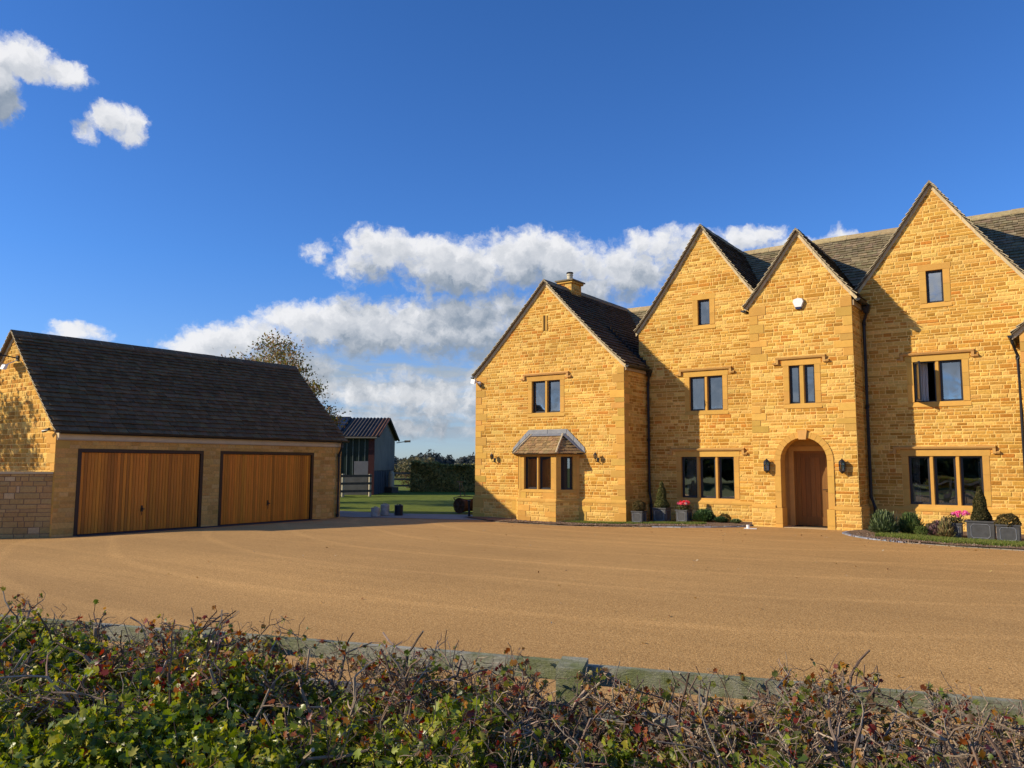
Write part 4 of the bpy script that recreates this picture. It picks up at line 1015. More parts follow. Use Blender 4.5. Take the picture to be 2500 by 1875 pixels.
# ------------------------------------------------------------ GARAGE
gar = empty('garage', (-23, 14, 0)); tag(gar, 'detached stone double garage with a dark tiled roof and two wide cedar doors', 'garage')
GX = -20.345; gy0, gy1 = 9.345, 18.62
WG = Wall((GX, 0), (0, 1)); WGG = Wall((0, gy0), (1, 0))
GG = Gable(-22.995, 5.30, 2.82, 2.82, 2.56, 2.56, gy0, gy1+.12, sag=.03, under=.09)
d1 = (9.882, 13.39, 0, 2.158); d2 = (13.945, 17.43, 0, 2.168)
SHADE = lambda rt: jit(R.choice(((.56, .33, .095), (.60, .36, .11), (.50, .29, .08), (.58, .37, .13))), .10, .04)
mb = MB(); masonry(WG, mb, -.15, 2.36, lambda z: (gy0, gy1), [(d1[0], d1[1], -.15, 2.16), (d2[0], d2[1], -.15, 2.168)], True, True, hmin=.07, hmax=.13, relief=.35, cols=SHADE, mortar=(.50, .31, .10), size=1.2, quoin=(.58, .345, .10))
mb.build('front_wall', STM, gar)
mb = MB(); masonry(WGG, mb, -.15, GG.az-GG.under-.005, GG.span(GG.ax-2.62, GX), [], False, True, hmin=.09, hmax=.15); mb.build('gable_wall', STM, gar)
mb = MB(); mb.box(-25.62, -20.5, gy1-.2, gy1-.005, -.15, 2.45, (.5, .33, .13)); mb.quad([(-25.6, gy1-.01, 2.45), (-20.4, gy1-.01, 2.45), (-22.995, gy1-.01, 5.15)], (.5, .33, .13)); mb.box(-25.62, -25.5, gy0+.03, gy1-.21, -.15, 2.45, (.5, .33, .13)); mb.build('rear_wall', MT['dressed'], gar)
mb = MB(); mb.box(GX-.02, GX+.03, gy0+.004, gy1, 2.385, 2.52, (.62, .52, .36)); mb.box(GX-.02, GX+.045, gy0+.004, gy1, 2.36, 2.385, (.45, .35, .22)); mb.build('eaves_board', MT['dressed'], gar)
T_G = (.16, .108, .056)
GG.build(gar, T_G, T_G, rc=(.155, .11, .065))
go_ = gutter(gar, GX+.165, gy0-.02, gy1+.16, 2.575)
downpipe(gar, [(GX+.165, gy1-.12, 2.50), (GX+.165, gy1-.12, 2.36), (GX+.07, gy1-.16, 2.12), (GX+.07, gy1-.16, .02)], .042, [(GX+.07, gy1-.16, 2.08), (GX+.07, gy1-.16, .10)])
def garage_door(y0, y1, zt, lab):
    fb = MB()
    WG.box(fb, y0, y0+.09, -.02, zt, -.10, .015); WG.box(fb, y1-.09, y1, -.02, zt, -.10, .015); WG.box(fb, y0+.09, y1-.09, zt-.085, zt, -.10, .015); WG.box(fb, y0+.09, y1-.09, -.02, .022, -.10, -.02)
    dd = MB(); n = int((y1-y0-.2)/.083); a = y0+.10; w_ = (y1-y0-.2)/n
    for k in range(n):
        c = jit((.64, .225, .022), .17, .06)
        if R.random() < .2: c = jit((.44, .155, .016), .12)
        p, q = a+k*w_, a+(k+1)*w_
        zb, zt2 = .03, zt-.095
        dd.box8([WG.p(p+.004, zb, -.028), WG.p(q-.004, zb, -.028), WG.p(q-.004, zb, -.06), WG.p(p+.004, zb, -.06), WG.p(p+.004, zt2, -.028), WG.p(q-.004, zt2, -.028), WG.p(q-.004, zt2, -.06), WG.p(p+.004, zt2, -.06)], c)
    dd.quad([WG.p(a, .03, -.045), WG.p(y1-.10, .03, -.045), WG.p(y1-.10, zt-.095, -.045), WG.p(a, zt-.095, -.045)], (.16, .07, .02))
    do = dd.build('garage_door', MT['wood'], gar); do['label'] = lab
    fb.build('door_frame', MT['brownframe'], do)
    hb_ = MB(); yc = (y0+y1)/2; hb_.box8([WG.p(yc-.03, .52, -.01), WG.p(yc+.03, .52, -.01), WG.p(yc+.03, .52, -.03), WG.p(yc-.03, .52, -.03), WG.p(yc-.018, .68, -.01), WG.p(yc+.018, .68, -.01), WG.p(yc+.018, .68, -.03), WG.p(yc-.018, .68, -.03)])
    hb_.tube([WG.p(yc, .60, -.01), WG.p(yc, .60, .035)], .012, 6); hb_.tube([WG.p(yc-.045, .575, .035), WG.p(yc+.045, .59, .035)], .014, 6); hb_.tube([WG.p(yc, .52, -.015), WG.p(yc+.005, .42, -.015)], .006, 5)
    hb_.build('door_handle', MT['black'], do)
garage_door(d1[0], d1[1], d1[3], 'nearer cedar garage door, beside the low wall'); garage_door(d2[0], d2[1], d2[3], 'farther cedar garage door, beside the downpipe')
mb = MB(); mb.box(GX+.01, GX+.36, 9.86, 17.46, -.1, .012, (.06, .065, .07)); tag(mb.build('drain_channel', MT['dressed']), 'dark drain channel along the foot of the garage doors', 'drain')
# low wall running from the garage corner towards the left
e = empty('garden_wall', (-21, 8.5, 0)); tag(e, 'low shaded stone garden wall with pale coping running left from the garage corner', 'wall')
wd = Vector((.66, .76)).normalized(); lo = Vector((-20.37, 9.34)); LWn = 5.0; WW = Wall(lo-wd*LWn, wd)
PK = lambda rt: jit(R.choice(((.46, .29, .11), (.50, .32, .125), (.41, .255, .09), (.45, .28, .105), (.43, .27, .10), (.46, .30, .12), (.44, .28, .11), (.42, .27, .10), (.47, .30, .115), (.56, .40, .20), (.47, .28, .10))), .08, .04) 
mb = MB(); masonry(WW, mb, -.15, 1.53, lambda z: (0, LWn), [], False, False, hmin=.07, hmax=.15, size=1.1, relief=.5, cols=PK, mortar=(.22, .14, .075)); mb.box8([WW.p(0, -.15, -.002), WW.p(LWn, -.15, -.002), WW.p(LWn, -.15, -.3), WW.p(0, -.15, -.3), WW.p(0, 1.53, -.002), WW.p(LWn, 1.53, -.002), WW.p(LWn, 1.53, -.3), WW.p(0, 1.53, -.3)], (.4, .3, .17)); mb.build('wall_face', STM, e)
mb = MB(); n = 8
for k in range(n): WW.box(mb, LWn*k/n+.003, LWn*(k+1)/n-.003, 1.53, 1.58, -.33, .03, jit((.58, .45, .28), .08))
mb.build('coping', MT['dressed'], e)
# twin floodlight high on garage gable
e = empty('garage_floodlight', (-22.72, gy0-.01, 4.56)); mb = MB()
mb.box(-.06, .06, -.03, 0, -.07, .07); mb.tube([(0, -.02, 0), (-.02, -.25, .03), (-.15, -.42, .06)], .018, 6)
mb.build('bracket', MT['black'], e)
mb = MB(); mb.box8([(-.62, -.60, .04), (-.14, -.60, .0), (-.14, -.36, .0), (-.62, -.36, .04), (-.60, -.58, .13), (-.10, -.58, .11), (-.10, -.34, .11), (-.60, -.34, .13)]); mb.build('lamp_head', MT['darkrail'], e)
mb = MB(); mb.box8([(-.20, -.34, -.30), (-.04, -.34, -.33), (-.02, -.26, -.33), (-.18, -.26, -.30), (-.22, -.28, -.16), (-.02, -.28, -.19), (0, -.22, -.19), (-.2, -.22, -.16)]); mb.tube([(0, -.02, -.05), (-.06, -.26, -.2)], .012, 6); mb.build('sensor_head', MT['white'], e)
tag(e, 'grey floodlight on an arm near the top of the garage gable', 'floodlight')
e = empty('security_camera', (-20.52, gy0-.01, 2.60)); mb = MB(); mb.tube([(0, 0, 0), (-.02, -.10, 0), (-.06, -.14, -.03)], .015, 6); mb.tube([(.06, -.12, .03), (-.16, -.17, -.03)], .035, 10); mb.build('camera_body', MT['black'], e)
tag(e, 'small black security camera under the front eaves of the garage gable', 'camera')

# ------------------------------------------------------------ beds in front of the house
bedL = [(-15.6, 20.55), (-15.2, 20.10), (-14.3, 20.02), (-13.4, 20.05), (-12.2, 20.15), (-10.6, 20.25), (-9.6, 20.22), (-8.8, 20.38), (-8.1, 20.75), (-7.6, 21.3), (-7.38, 21.98), (-7.38, 23.1), (-11.0, 23.1), (-11.0, 21.48), (-16.9, 21.48), (-16.9, 21.0)]
tag(poly_sheet('flower_bed', bedL, .035, MT['soil'], 3, zf=lambda x, y: hz(x, y)+R.uniform(-.008, .012)), kind='structure')
bedR = [(-4.55, 21.98), (-4.75, 21.5), (-4.72, 20.95), (-4.4, 20.35), (-3.9, 19.75), (-3.1, 19.3), (-2.1, 19.05), (-.9, 18.95), (2.5, 18.9), (5, 18.9), (5, 21.5), (-.9, 21.5), (-.9, 23.1), (-4.5, 23.1)]
tag(poly_sheet('flower_bed', bedR, .035, MT['soil'], 3, zf=lambda x, y: hz(x, y)+R.uniform(-.008, .012)), kind='structure')
setts('bed_edging', [bedL[6], bedL[7], bedL[8], bedL[9], (-7.42, 21.9)], .11, .2, .03, (.30, .31, .34)); setts('bed_edging', bedL[1:7], .10, .2, .014, (.24, .18, .12))
setts('bed_edging', [(-4.60, 21.9), bedR[1], bedR[2], bedR[3], bedR[4], bedR[5]], .16, .1, .03, (.26, .28, .33)); setts('bed_edging', bedR[5:9], .10, .2, .016, (.26, .22, .17))
GB = MT['leafm']
def grass_strip(name, x0, x1, yf, dep, n, h=.045, cols=((.16, .22, .04), (.22, .26, .06), (.26, .24, .08), (.10, .15, .025))):
    x = x0+(x1-x0)*NR.random(n); y = np.array([yf(a) for a in x])+dep*NR.random(n)
    z = np.array([hz(a, b) for a, b in zip(x, y)])+.035; hh = h*(.5+NR.random(n)); th = NR.random(n)*6.28; lean = NR.normal(size=(n, 2))*.35*hh[:, None]; w_ = .007
    dx, dy = np.cos(th)*w_, np.sin(th)*w_
    V = np.stack([np.stack([x-dx, y-dy, z], 1), np.stack([x+dx, y+dy, z], 1), np.stack([x+lean[:, 0], y+lean[:, 1], z+hh], 1)], 1).reshape(-1, 3)
    F = np.arange(3*n).reshape(-1, 3); c = np.array(cols)[NR.integers(0, len(cols), n)]*(.7+.6*NR.random(n))[:, None]
    return tag(np_mesh(name, V, F, c, MT['leafm']), kind='stuff')
g1 = grass_strip('grass_edge', -13.0, -8.6, lambda x: 21.05 if x < -11 else 21.2, .5, 15000); 
tag(g1, 'thin green grass strip at the foot of the left wing and planters', 'grass')
g2 = grass_strip('grass_edge', -3.9, 3.5, lambda x: 20.15-.75*sst(x, -4, -2), .85, 42000, h=.06); tag(g2, 'green grass strip in front of the right hand planters', 'grass')
# soil crumbs
def crumbs(name, n, fn, lab, colr=((.20, .13, .085), (.26, .18, .12), (.14, .09, .06), (.32, .24, .18)), s=.018):
    mb = MB()
    for _ in range(n):
        x, y = fn(); z = hz(x, y)+.035; a = s*R.uniform(.4, 1.5); t = R.random()*3.14; c = jit(R.choice(colr), .2)
        P = [(x+a*math.cos(t+k*1.57)*R.uniform(.7, 1.2), y+a*math.sin(t+k*1.57)*R.uniform(.7, 1.2)) for k in range(4)]; h = a*R.uniform(.5, 1.0)
        mb.box8([(p[0], p[1], z-.02) for p in P]+[(x+(p[0]-x)*.6, y+(p[1]-y)*.6, z+h) for p in P], c)
    return tag(mb.build(name, MT['bark']), lab, 'soil', kind='stuff')
crumbs('soil_crumbs', 1300, lambda: (lambda x: (x, R.uniform(20.28, 20.95)+(.35*sst(x, -9.6, -8) if x > -9.6 else 0)))(R.uniform(-14.8, -8.2)), 'crumbly brown soil along the left bed edge')
crumbs('soil_crumbs', 1500, lambda: (lambda x: (x, R.uniform(19.15, 20.0)+1.0*(1-sst(x, -4.6, -3.0))))(R.uniform(-4.4, 3)), 'crumbly brown soil and leaf litter along the right bed edge')

nl_ = 420; q_ = NR.random(nl_); lx = -14+17*NR.random(nl_); ly = np.where(q_ < .5, 19.9-.9*NR.random(nl_)**2-.9*np.clip((lx+4.5)/2, 0, 1), 7+12*NR.random(nl_))
lc = np.stack([lx, ly, np.array([hz(a, b) for a, b in zip(lx, ly)])+.012], 1)
tag(leaf_cloud(lc, .045, [(.30, .17, .05), (.20, .10, .04), (.36, .27, .10), (.45, .38, .26)], 'fallen_leaves', None, 'leafm', normals=np.zeros_like(lc)+np.array([0, 0, 1.]), spread=.35), 'a few dry fallen leaves scattered over the drive and along the bed edges', 'leaves', kind='stuff')
# ------------------------------------------------------------ planters with topiary and flowers
def planter(x, y, w_, h, label, rz=0.0):
    z = hz(x, y)+.03; e = empty('planter', (x, y, z), rz); mb = MB(); a = w_/2; b = a*.93
    mb.box8([(-b, -b, 0), (b, -b, 0), (b, b, 0), (-b, b, 0), (-a*.97, -a*.97, h-.035), (a*.97, -a*.97, h-.035), (a*.97, a*.97, h-.035), (-a*.97, a*.97, h-.035)])
    mb.build('planter_body', MT['pot'], e)
    rb_ = MB(); t = .035; a2 = a+.012
    for (x0_, x1_, y0_, y1_) in ((-a2, a2, -a2, -a2+t), (-a2, a2, a2-t, a2), (-a2, -a2+t, -a2+t, a2-t), (a2-t, a2, -a2+t, a2-t)): rb_.box(x0_, x1_, y0_, y1_, h-.035, h)
    rb_.build('rim', MT['pot'], e)
    pm = MB()
    for q in range(4):
        m_ = Matrix.Rotation(q*math.pi/2, 3, 'Z'); u0_, u1_, z0_, z1_, ch = -b*.72, b*.72, h*.15, h*.83, b*.18
        L8 = [(u0_+ch, z0_), (u1_-ch, z0_), (u1_, z0_+ch), (u1_, z1_-ch), (u1_-ch, z1_), (u0_+ch, z1_), (u0_, z1_-ch), (u0_, z0_+ch)]
        pts = []
        for (u_, zz) in L8+[L8[0]]:
            yy = -(b+(a*.97-b)*zz/h)-.003; v_ = m_ @ Vector((u_, yy, zz)); pts.append(v_)
        pm.tube(pts, .008, 5)
    pm.build('panel_moulding', MT['lead'], e)
    s_ = MB(); s_.quad([(-a+.03, -a+.03, h-.03), (a-.03, -a+.03, h-.03), (a-.03, a-.03, h-.03), (-a+.03, a-.03, h-.03)]); s_.build('compost', MT['soil'], e)
    return tag(e, label, 'planter', 'square lead look planters')
BOX = [(.055, .075, .02), (.09, .10, .03), (.13, .115, .04), (.10, .07, .025)]
def ball(x, y, z, r_, label, cols=BOX, n=2600, sz=.035):
    o = blobs_leaves(0, 0, 0, r_, r_, r_*.92, n, sz, cols, 'topiary_ball', None, 'leafm', .78); o.location = (x, y, z)
    return tag(o, label, 'topiary')
def cone(x, y, z, r_, h, label, cols=BOX, n=6500, sz=.04):
    t = 1-np.sqrt(1-NR.random(n)*.995); th = NR.random(n)*6.283; prof = (1-t)**.72*(.9+.1*np.sin(t*14))*np.minimum(1, .75+t*3); rr = r_*prof*(.74+.26*NR.random(n)**.5)*(1+.07*np.sin(th*3+t*9))
    c = np.stack([rr*np.cos(th), rr*np.sin(th), t*h], 1); nn = np.stack([np.cos(th), np.sin(th), np.full(n, .3)], 1)
    o = leaf_cloud(c, sz, cols, 'topiary_cone', None, 'leafm', None, 1.0, normals=nn); o.location = (x, y, z)
    return tag(o, label, 'topiary')
def flowers(x, y, z, r_, label, fcols, n=500, ss=.05, lean=0.0, nm='flowering_plant'):
    e = empty(nm, (x, y, z)); blobs_leaves(0, 0, .06, r_, r_, r_*.6, n, ss, [(.07, .09, .03), (.10, .12, .04), (.15, .09, .05)], 'foliage', e, 'leafm', .2)
    m_ = max(8, n//22)
    for k in range(m_):
        t = R.random()*6.28; q = r_*math.sqrt(R.random())*.85; cz = .06+r_*.45+R.uniform(0, r_*.45); fc = R.choice(fcols)
        blobs_leaves(q*math.cos(t)+lean, q*math.sin(t), cz, .045, .045, .035, 46, .034, [fc, tuple(min(1, a*1.35) for a in fc)], 'flower', e, 'petal', .3)
    return tag(e, label, 'plant')
def onp(P): x, y, w_, h = P; return hz(x, y)+.03+h
PL = [(-10.62, 21.50, .345, .37), (-10.16, 22.10, .42, .44), (-9.50, 22.20, .36, .37)]
planter(*PL[0], 'smallest grey square planter holding the boxwood ball, next to the left wing corner', .05); planter(*PL[1], 'grey square planter holding the boxwood cone beside the downpipe on the left', .0); planter(*PL[2], 'grey square planter with red and white flowers under the ground floor window', -.06)
ball(PL[0][0], PL[0][1], onp(PL[0])+.13, .20, 'brownish clipped boxwood ball in the smallest planter by the left wing', [(.12, .09, .035), (.08, .07, .02), (.16, .11, .045)])
cone(PL[1][0], PL[1][1], onp(PL[1])-.03, .24, .86, 'slender yellow green boxwood cone in the planter left of the entrance', [(.10, .11, .03), (.15, .15, .045), (.07, .08, .02), (.17, .14, .06)])
flowers(PL[2][0], PL[2][1], onp(PL[2])-.01, .22, 'red pink and white flowers in a planter under the ground floor window', [(.75, .05, .05), (.75, .12, .15), (.8, .75, .7), (.7, .2, .3)], 520)
PR = [(-2.40, 21.12, .42, .34), (-1.78, 20.72, .55, .44), (-1.24, 20.40, .44, .40)]
planter(*PR[0], 'grey square planter with pink flowers right of the entrance, partly hidden by tan grass', .05); planter(*PR[1], 'large grey square planter holding the tall dark boxwood cone', .02); planter(*PR[2], 'pale grey square planter with a low boxwood dome at the right edge', .0)
cone(PR[1][0], PR[1][1], onp(PR[1])-.03, .225, .84, 'tall dark olive boxwood cone in the large planter at the right', [(.05, .05, .018), (.10, .09, .03), (.15, .12, .045), (.035, .04, .015)], n=9000)
o = ball(PR[2][0], PR[2][1], onp(PR[2])+.02, .235, 'low dark olive boxwood dome in the right most planter', [(.06, .055, .018), (.11, .09, .03), (.14, .10, .04)], 3600)
flowers(PR[0][0]+.08, PR[0][1], onp(PR[0])+.0, .23, 'pink flowers with trailing stems in the planter beside the tall cone', [(.8, .12, .38), (.85, .25, .5), (.75, .08, .3)], 420, lean=.12)

# ------------------------------------------------------------ shrubs in the beds
def spiky(x, y, r_, h, label, cols, n=2600, nm='lavender_bush', cat='shrub', wd=.012, curl=.25):
    z = hz(x, y)+.03; th = NR.random(n)*6.283; ph = NR.random(n)**.7*1.25
    base = np.stack([NR.normal(size=n)*r_*.25, NR.normal(size=n)*r_*.25, np.zeros(n)], 1)
    d = np.stack([np.sin(ph)*np.cos(th), np.sin(ph)*np.sin(th), np.cos(ph)], 1); L_ = (1/np.sqrt((np.sin(ph)/(r_*1.35))**2+(np.cos(ph)/h)**2))*(.78+.28*NR.random(n))
    tip = base+d*L_[:, None]; tip[:, 2] = np.abs(tip[:, 2]); mid = base+d*(L_*.5)[:, None]; mid[:, 2] += curl*r_*.2
    st_ = base+d*(L_*.35)[:, None]
    s = np.cross(d, np.array([0, 0, 1.])+NR.normal(size=(n, 3))*.4); s /= np.linalg.norm(s, axis=1)[:, None]; s *= wd
    V = np.stack([st_-s*.6, st_+s*.6, (mid+tip)/2+s, tip, (mid+tip)/2-s], 1).reshape(-1, 3)
    k = (np.arange(n)*5)[:, None, None]; F = (k+np.array([(0, 1, 2, 4)])[None]).reshape(-1, 4); F2 = (np.arange(n)*5)[:, None]+np.array([4, 2, 3, 3])
    c = np.array(cols)[NR.integers(0, len(cols), n)]*(.65+.7*NR.random(n))[:, None]
    # second face as a degenerate-free kite: use quads (0,1,2,4) and a tip quad through a midpoint
    mp_ = ((mid+tip)/2)*.5+tip*.5
    V = np.stack([st_-s*.6, st_+s*.6, (mid+tip)/2+s, tip, (mid+tip)/2-s, mp_+s*.6, mp_-s*.6], 1).reshape(-1, 3)
    k = (np.arange(n)*7)[:, None, None]; F = (k+np.array([(0, 1, 2, 4), (4, 2, 5, 6)])[None]).reshape(-1, 4); c = np.repeat(c, 2, axis=0)
    o = np_mesh(nm, V, F, c, MT['leafm']); o.location = (x, y, z)
    core = None
    return tag(o, label, cat)
LAV = [(.10, .14, .055), (.15, .19, .08), (.20, .25, .13), (.07, .10, .035)]
spiky(-3.85, 21.0, .22, .66, 'large grey green lavender bush beside the entrance gable downpipe', LAV, 4200)
spiky(-3.33, 21.45, .20, .60, 'darker green lavender bush in shade under the right ground floor window', [(.07, .12, .035), (.11, .16, .05), (.16, .20, .07)], 3600)
ball(-3.02, 20.95, hz(-3, 21)+.14, .15, 'tiny clipped green ball shrub at the bed edge between lavender and purple sedum', [(.08, .12, .03), (.12, .16, .04)], 1200, .028)
spiky(-2.93, 21.45, .10, .33, 'small brownish plant behind the tiny clipped ball shrub', [(.16, .10, .06), (.12, .10, .05)], 700)
spiky(-2.70, 21.15, .15, .42, 'mauve leaved bushy plant between the tiny ball and the tan grass', [(.22, .13, .12), (.28, .17, .16), (.14, .12, .06), (.33, .20, .22)], 2200, nm='purple_shrub', wd=.016)
spiky(-2.50, 20.9, .13, .56, 'tan and green ornamental grass leaning beside the pink flower planter', [(.30, .22, .10), (.22, .22, .09), (.38, .28, .14), (.18, .15, .06)], 2400, nm='ornamental_grass', wd=.008, curl=1.2)
spiky(-8.95, 22.35, .24, .42, 'low dark green bush in the bed under the ground floor window left of the entrance', [(.05, .10, .035), (.07, .13, .045), (.10, .15, .05)], 3600)
ball(-8.40, 22.55, .22, .20, 'small round bush against the sunlit plinth left of the entrance', [(.14, .085, .035), (.10, .08, .03), (.07, .09, .03)], 1800)
spiky(-8.42, 22.30, .16, .2, 'low green cushion plant in front of the small round bush', [(.05, .10, .04), (.07, .12, .05)], 1200)
spiky(-7.95, 22.25, .14, .15, 'low straggly green ground plant near the entrance gable corner', [(.12, .17, .06), (.16, .20, .09)], 600)
# paper/mug left on the drive edge
e = empty('white_tray', (-7.10, 20.95, hz(-7.1, 20.95)+.005), .3); mb = MB(); mb.box(-.16, .16, -.09, .09, 0, .015); mb.build('tray', MT['white'], e); mb = MB(); mb.lathe([(.04, .015), (.045, .10)], 12, (-.06, 0, 0)); mb.build('mug', MT['white'], e); tag(e, 'small white tray with a white mug on the drive left of the front door', 'tray')

# ------------------------------------------------------------ yard between the buildings
def can(x, y, w_, h, label, mt, rz=0.0, kind=0):
    e = empty('plastic_drum', (x, y, .015), rz); mb = MB(); r_ = w_/2
    mb.lathe([(r_*.9, 0), (r_, .02), (r_, h*.30), (r_*.965, h*.33), (r_, h*.36), (r_, h*.93), (r_*.97, h*.98), (r_*.9, h)], 16); mb.build('drum_body', mt, e, smooth=False)
    mb = MB(); mb.lathe([(.035, h), (.035, h+.03)], 8, (r_*.4, 0, 0)); mb.tube([(-r_*.5, 0, h-.01), (-r_*.35, 0, h+.04), (r_*.1, 0, h+.04), (r_*.2, 0, h-.01)], .014, 6); mb.build('cap_and_handle', mt, e)
    return tag(e, label, 'drum', 'plastic drums standing on the patio')
MW = mat('dirty_white_plastic', (.36, .34, .30), rough=.6, var=.35, vscale=9); MK = mat('black_plastic', (.012, .013, .02), rough=.4)
can(-19.66, 19.62, .30, .30, 'shorter dirty white drum, left of the three on the patio', MW); can(-19.80, 20.22, .31, .38, 'taller dirty white drum in the middle of the three on the patio', MW, .8); can(-19.45, 20.55, .30, .36, 'black drum, right of the two white drums on the patio', MK, .3)
# cast iron garden roller
e = empty('garden_roller', (-18.66, 23.5, 0.0), rad(86)); 
mb = MB(); r_ = .28
def cyl_x(mb, x0_, x1_, r_, z, n=28, c=(1, 1, 1)): mb.tube([(x0_, 0, z), (x1_, 0, z)], r_, n, c)
cyl_x(mb, -.48, .48, r_, r_); mb.build('roller_drum', MT['rust'], e)
mb = MB()
for xs in (-.52, .52):
    mb = MB()
    pts = [(xs, r_*.98*math.cos(t), r_+r_*.98*math.sin(t)) for t in np.linspace(0, 6.283, 25)]; mb.tube(pts, .022, 6); cyl_x(mb, xs-.03, xs+.03, .05, r_, 10)
    for k in range(6): t = k*math.pi/3; mb.tube([(xs, 0, r_), (xs, r_*.95*math.cos(t), r_+r_*.95*math.sin(t))], .018, 5)
    mb.build('spoked_end', MT['rust'], e)
pass
mb = MB(); mb.tube([(-.56, 0, r_), (-.56, .25, .56), (-.2, .30, .60), (.2, .30, .60), (.56, .25, .56), (.56, 0, r_)], .02, 6); mb.tube([(-.12, .30, .60), (-.05, .45, 1.15)], .018, 6); mb.tube([(.12, .30, .60), (.05, .45, 1.15)], .018, 6); mb.tube([(-.2, .45, 1.15), (.2, .45, 1.15)], .02, 6); mb.build('handle_frame', MT['black'], e)
tag(e, 'old rusty cast iron garden roller with spoked ends beside the house corner', 'garden roller')
mb = MB(); mb.tube([(-17.25, 21.75, 0), (-17.25, 21.75, .52)], .045, 10); mb.lathe([(.05, 0), (.06, .02), (.03, .05)], 10, (-17.25, 21.75, .52)); tag(mb.build('bollard', MT['black']), 'short dark post standing against the left corner of the house', 'bollard')

# ------------------------------------------------------------ barn beyond the lawn
bd = Vector((-.560, .828)); bs = Vector((-.828, -.560)); B0 = Vector((-33.83, 33.58)); BL, BLN = 7.0, 16.0
e = empty('metal_barn', (B0.x, B0.y, 0)); tag(e, 'old dark green and grey corrugated metal barn with rooftop solar panel, beyond the lawn', 'barn')
BM = Matrix.Translation((-B0.x, -B0.y, 0))
GW = mat('grey_corrugated_sheet', (.17, .15, .115), rough=.7, var=.25, vscale=.9, spec=.3); BK = mat('blue_grey_boards', (.048, .050, .055), rough=.7, var=.3, vscale=3)  # barn sheets, panel and base coloured darker to include tree shade
GR = mat('dark_green_sheet', (.010, .024, .017), rough=.5, var=.3, vscale=2, spec=.3); RD = mat('dark_red_paint', (.065, .018, .016), rough=.7, var=.3, vscale=5); RSR = mat('barn_roof_sheet', attr=True, rough=.7, var=.35, vscale=1.5, spec=.2)
def bp(a, s, z): q = B0+bd*a+bs*s; return (q.x-B0.x, q.y-B0.y, z)     # a: along the gable, s: along the long side
EZ, RZ = 3.50, 4.72
mb = MB()      # gable, corrugated: fold the sheet
n = 70; prev = None
def ztop(a): return EZ+(RZ-EZ)*(1-abs(a-BL/2)/(BL/2))-.06
for k in range(n+1):
    a = BL*k/n; s_ = -.02 if k % 2 else .01; cur = (a, s_)
    if prev: mb.quad([bp(prev[0], prev[1], 1.42), bp(cur[0], cur[1], 1.42), bp(cur[0], cur[1], ztop(cur[0])), bp(prev[0], prev[1], ztop(prev[0]))])
    prev = cur
mb.build('gable_sheeting', GW, e)
mb = MB(); mb.box8([bp(0, .05, -.1), bp(BL, .05, -.1), bp(BL, .12, -.1), bp(0, .12, -.1), bp(0, .05, 1.42), bp(BL, .05, 1.42), bp(BL, .12, 1.42), bp(0, .12, 1.42)])
for k in range(1, 12): a = BL*k/12; mb.box8([bp(a-.02, .03, -.1), bp(a+.02, .03, -.1), bp(a+.02, .05, -.1), bp(a-.02, .05, -.1), bp(a-.02, .03, 1.42), bp(a+.02, .03, 1.42), bp(a+.02, .05, 1.42), bp(a-.02, .05, 1.42)])
mb.build('lower_boards', BK, e)
mb = MB()      # long side, green ribs
S1 = BLN
k = 0; s = .35
def side(s0_, s1_, z0_, z1_, d_, m_, c=(1, 1, 1)): m_.box8([bp(-d_, s0_, z0_), bp(-d_, s1_, z0_), bp(.1, s1_, z0_), bp(.1, s0_, z0_), bp(-d_, s0_, z1_), bp(-d_, s1_, z1_), bp(.1, s1_, z1_), bp(.1, s0_, z1_)], c)
side(.35, S1, 1.10, EZ-.02, 0, mb); mb.build('green_sheeting', GR, e)
mb = MB(); s = .55
while s < S1: side(s, s+.035, 1.12, EZ-.05, .03, mb); s += .36
mb.build('sheet_ribs', mat('sunlit_rib_tone', (.16, .19, .17), rough=.5), e)  # ribs coloured pale as if caught by grazing sun
mb = MB(); side(0, .35, -.1, EZ-.02, .04, mb); mb.build('corner_post', RD, e)
mb = MB(); side(.36, 1.02, 1.13, 1.97, .035, mb); side(1.02, 1.2, 1.13, 1.97, .02, mb); mb.build('pale_door_panel', mat('grey_white_board', (.17, .17, .175), rough=.7, var=.15, vscale=2), e)
mb = MB(); side(.36, S1, -.1, 1.125, .03, mb); mb.build('concrete_base', mat('pale_concrete', (.14, .135, .12), rough=.9, var=.3, vscale=1.5), e)
mb = MB()      # roof, corrugated both slopes
nr = 150; OV = .28
for side_ in (0, 1):
    prev = None
    for k in range(nr+1):
        s = -.25+(BLN+.4)*k/nr; h_ = .075 if k % 2 else 0
        ae = -OV if side_ == 0 else BL+OV; ze = EZ-(RZ-EZ)*OV/(BL/2)
        cur = [bp(ae, s, ze+h_), bp(BL/2, s, RZ+h_)]
        if prev:
            c = jit((.06, .052, .045), .25) if k > 4 else jit((.10, .055, .03), .2)
            mb.quad([prev[0], cur[0], cur[1], prev[1]], c); mb.quad([tuple(Vector(q)-Vector((0, 0, .05))) for q in (prev[1], cur[1], cur[0], prev[0])], (.04, .04, .04))
        prev = cur
mb.build('roof', RSR, e)
mb = MB(); mb.tube([bp(-.04, -.25, EZ-.05), bp(BL/2, -.25, RZ-.02)], .07, 5, (.14, .06, .03)); mb.tube([bp(BL+.2, -.25, EZ-.1), bp(BL/2, -.25, RZ-.02)], .07, 5, (.05, .06, .06)); mb.build('barge_board', RSR, e)
mb = MB(); mb.tube([bp(-.33, -.2, EZ-.15), bp(-.33, S1, EZ-.15)], .05, 6); mb.build('gutter', GW, e)
slp = lambda a: EZ+(RZ-EZ)*a/(BL/2)
SP = mat('solar_cells', (.008, .010, .024), rough=.4, spec=.4, var=.2, vscale=3); sroot = None
